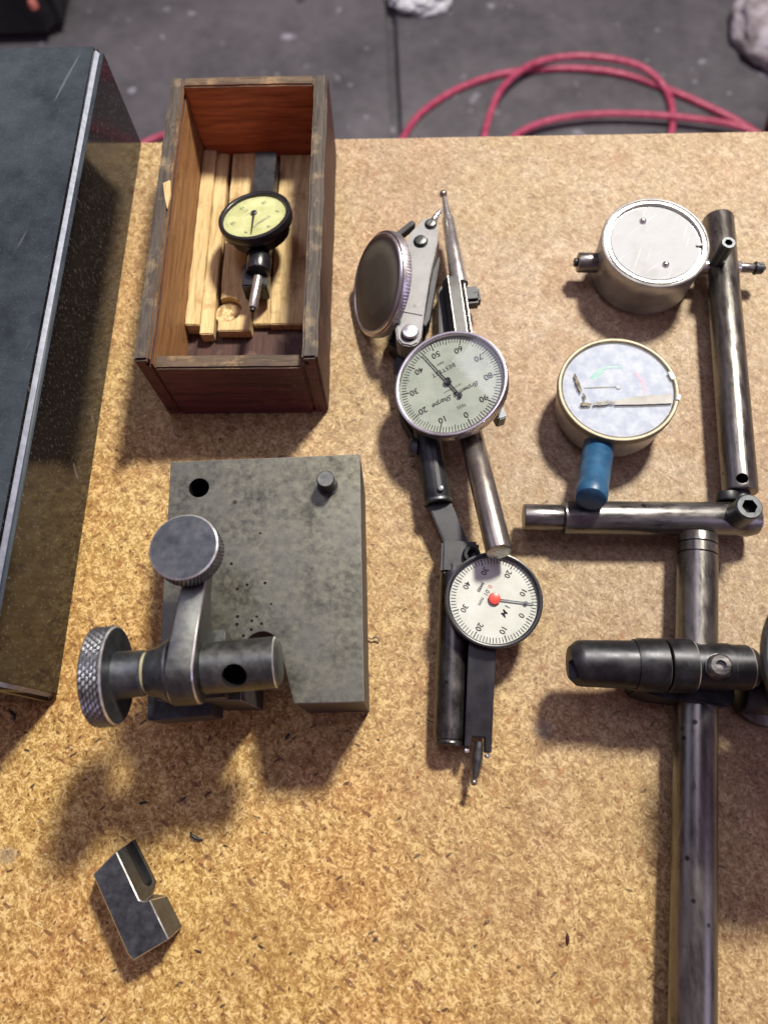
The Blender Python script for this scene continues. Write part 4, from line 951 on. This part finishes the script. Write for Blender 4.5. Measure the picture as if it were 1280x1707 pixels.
Lp = (pb_ - pa).length
def pt_at(py):
    lo, hi = 0, Lp
    for _ in range(40):
        m = (lo + hi) / 2; w = pa + pd * m; v = RM.transposed() @ (w - Vector((0, 0, HC)))
        if CY - FPX * v.y / -v.z < py: lo = m
        else: hi = m
    return (lo + hi) / 2
g1, g2 = pt_at(909), pt_at(926)
pr = 0.0103
prof = [(0, 0), (0, pr - .0004), (.0006, pr - .0002)]
for g_ in (g1, g2): prof += [(g_ - .0005, pr), (g_ - .0003, pr - .0009), (g_ + .0003, pr - .0009), (g_ + .0005, pr)]
prof += [(Lp, pr), (Lp, 0)]
obj('post', lathe(bmesh.new(), pa, pd, prof, 72), 'rod_steel', st)
cz = 0.0330
c0 = W(948, 1105, cz); c1 = W(1258, 1113, cz); cdv = (c1 - c0).normalized()
def ct(px):
    lo, hi = -0.02, 0.2
    for _ in range(40):
        m = (lo + hi) / 2; w = c0 + cdv * m; v = RM.transposed() @ (w - Vector((0, 0, HC)))
        if CX + FPX * v.x / -v.z < px: lo = m
        else: hi = m
    return (lo + hi) / 2
a = [ct(x) for x in (948, 1058, 1066, 1104, 1109, 1152, 1198, 1256)]
b = lathe(bmesh.new(), c0, cdv, [(0, 0), (0, .0078), (.0035, .0108), (.006, .0112), (a[1], .0117, 1), (a[1] + .001, .0108), (a[1] + .001, 0)], 56)
o = obj('clamp_sleeve', b, ['black_clamp', 'edge_steel'], st)
cut(o, boxp(c0 + Vector((0.0, -.004, .004)), .005, .009, .011, (1, .3, .3), bevel=0), 'black_clamp')
b = lathe(bmesh.new(), c0, cdv, [(a[2] - .003, 0), (a[2] - .003, .0123), (a[2], .0129), (a[3], .0130, 1), (a[3] + .0004, .0123), (a[3] + .0003, 0)], 56); obj('clamp_ring', b, ['black_clamp', 'edge_steel'], st)
b = lathe(bmesh.new(), c0, cdv, [(a[3], 0), (a[3], .0095), (a[4], .0095), (a[4], 0)], 40); obj('clamp_gap', b, 'hole', st)
b = lathe(bmesh.new(), c0, cdv, [(a[4], 0), (a[4], .0126), (a[4] + .0004, .0130), (a[5] - .0006, .0130, 1), (a[5], .0125), (a[5], 0)], 56); obj('clamp_ring', b, ['black_clamp', 'edge_steel'], st)
b = lathe(bmesh.new(), c0, cdv, [(a[5] - .001, 0), (a[5] - .001, .0110), (a[6] + .004, .0114, 1), (a[6] + .0043, .0108), (a[7] - .0035, .0108, 1), (a[7] - .0029, .0104), (a[7], .0090), (a[7], 0)], 56); obj('clamp_barrel', b, ['black_clamp', 'edge_steel'], st)
m0 = c0 + cdv * ((a[2] + a[6]) / 2)
obj('clamp_yoke', slab([W(x, y, .0285) for x, y in [(1066, 1080), (1220, 1082), (1226, 1168), (1216, 1180), (1150, 1168), (1102, 1163), (1066, 1150)]], .001, .0285, bevel=.0012, seg=2), 'black_clamp', st)
p = W(1204, 1108, cz + .0160)
b = lathe(bmesh.new(), (p.x + .0004, p.y - .0006, cz + .004), (-.12, 0.02, 1), [(0, 0), (0, .0060), (.0075, .0060), (.0077, .0053), (.0083, .0053), (.0085, .0060), (.0092, .0060), (.0094, .0053), (.0101, .0053), (.0103, .0058), (.0125, .0054), (.0133, .0044), (.0133, .0024), (.011, .0023), (.011, 0)], 32); obj('locking_screw', b, 'bar_steel', st)
obj('knob_spindle', cylp(c0 + cdv * (a[7] - .002), c0 + cdv * (a[7] + 0.012), .0060, .0003), 'black_metal', st)
rz = 0.096; rc = W(1276, 1112, rz) + Vector((0.041, 0, 0))
gd = thing('round_dial_head', 'round dark gauge head with a bright rim, cut off by the right photo edge', 'dial gauge', (rc.x, rc.y, 0))
obj('case', lathe(bmesh.new(), rc, (0, 0, 1), [(-.026, 0), (-.026, .026), (-.024, .028), (-.010, .031), (-.006, .036), (-.006, 0)], 96), 'black_clamp', gd)
obj('rim', lathe(bmesh.new(), rc, (0, 0, 1), [(-.006, .030), (-.006, .0400), (-.005, .0408), (-.0045, .041), (-.001, .041), (0, .040), (0, .0392), (-.002, .0390), (-.002, .030)], 160), 'dark_steel', gd)
obj('dial_face', disc(rc - Vector((0, 0, .0022)), (0, 0, 1), .0388), 'black_clamp', gd)
obj('pillar', cylp((rc.x, rc.y, 0), (rc.x, rc.y, rz - .0255), .011, .001), 'rod_steel', gd)
obj('foot', cylp((rc.x, rc.y, 0), (rc.x, rc.y, .006), .018, .001), 'rod_steel', gd)
b = cylp(W(1228, 1148, 0.013), W(1292, 1152, 0.013), 0.0122, .003); obj('lower_boss', b, 'black_metal', st)
# the spindle of the face-down gauge passes through the rod
cut(o_ur, cylp(W(1150, 444, .0155), W(1262, 447, .0155), 0.0045, .0001, 28), 'hole')

# ------------------------------------------------------------------ small debris
def curl(name, label, cat, pts, r, mat, z=0.0):
    P_ = [W(x, y, z + dz) for x, y, dz in pts]
    return obj(name, tube(P_, r, 8, sub=6, taper=True), mat, cat=cat, label=label, origin=W(pts[0][0], pts[0][1], z))
curl('metal_chip', 'black curled metal chip on bare board right of the notched steel block', 'metal chip', [(318, 1386, .001), (320, 1392, .0016), (326, 1397, .0012), (333, 1399, .0012), (339, 1400, .0009)], 0.0009, 'black_metal')
curl('metal_chip', 'thin silver curl of swarf touching the right side of the steel base block', 'metal chip', [(611, 1063, .001), (620, 1065, .0022), (627, 1062, .0030), (632, 1067, .0018), (629, 1071, .001)], 0.0005, 'satin_chrome')
curl('metal_chip', 'dark curled chip in the shadow in front of the granite block', 'metal chip', [(14, 1182, .001), (20, 1188, .0014), (25, 1195, .0010), (24, 1204, .0008)], 0.0008, 'black_metal')
curl('wood_splinter', 'dark brown splinter on the board left of the lower post', 'splinter', [(945, 1555, .0006), (946, 1565, .0008), (945, 1577, .0006)], 0.0008, 'maroon')
curl('wood_splinter', 'small black sliver between the notch of the steel block and the shank', 'splinter', [(483, 1222, .0006), (479, 1228, .0008), (475, 1233, .0006)], 0.0008, 'black_metal')
curl('metal_chip', 'short black chip in the shadow below the side knob', 'metal chip', [(231, 1341, .0006), (238, 1338, .0010), (246, 1337, .0006)], 0.0006, 'black_metal')
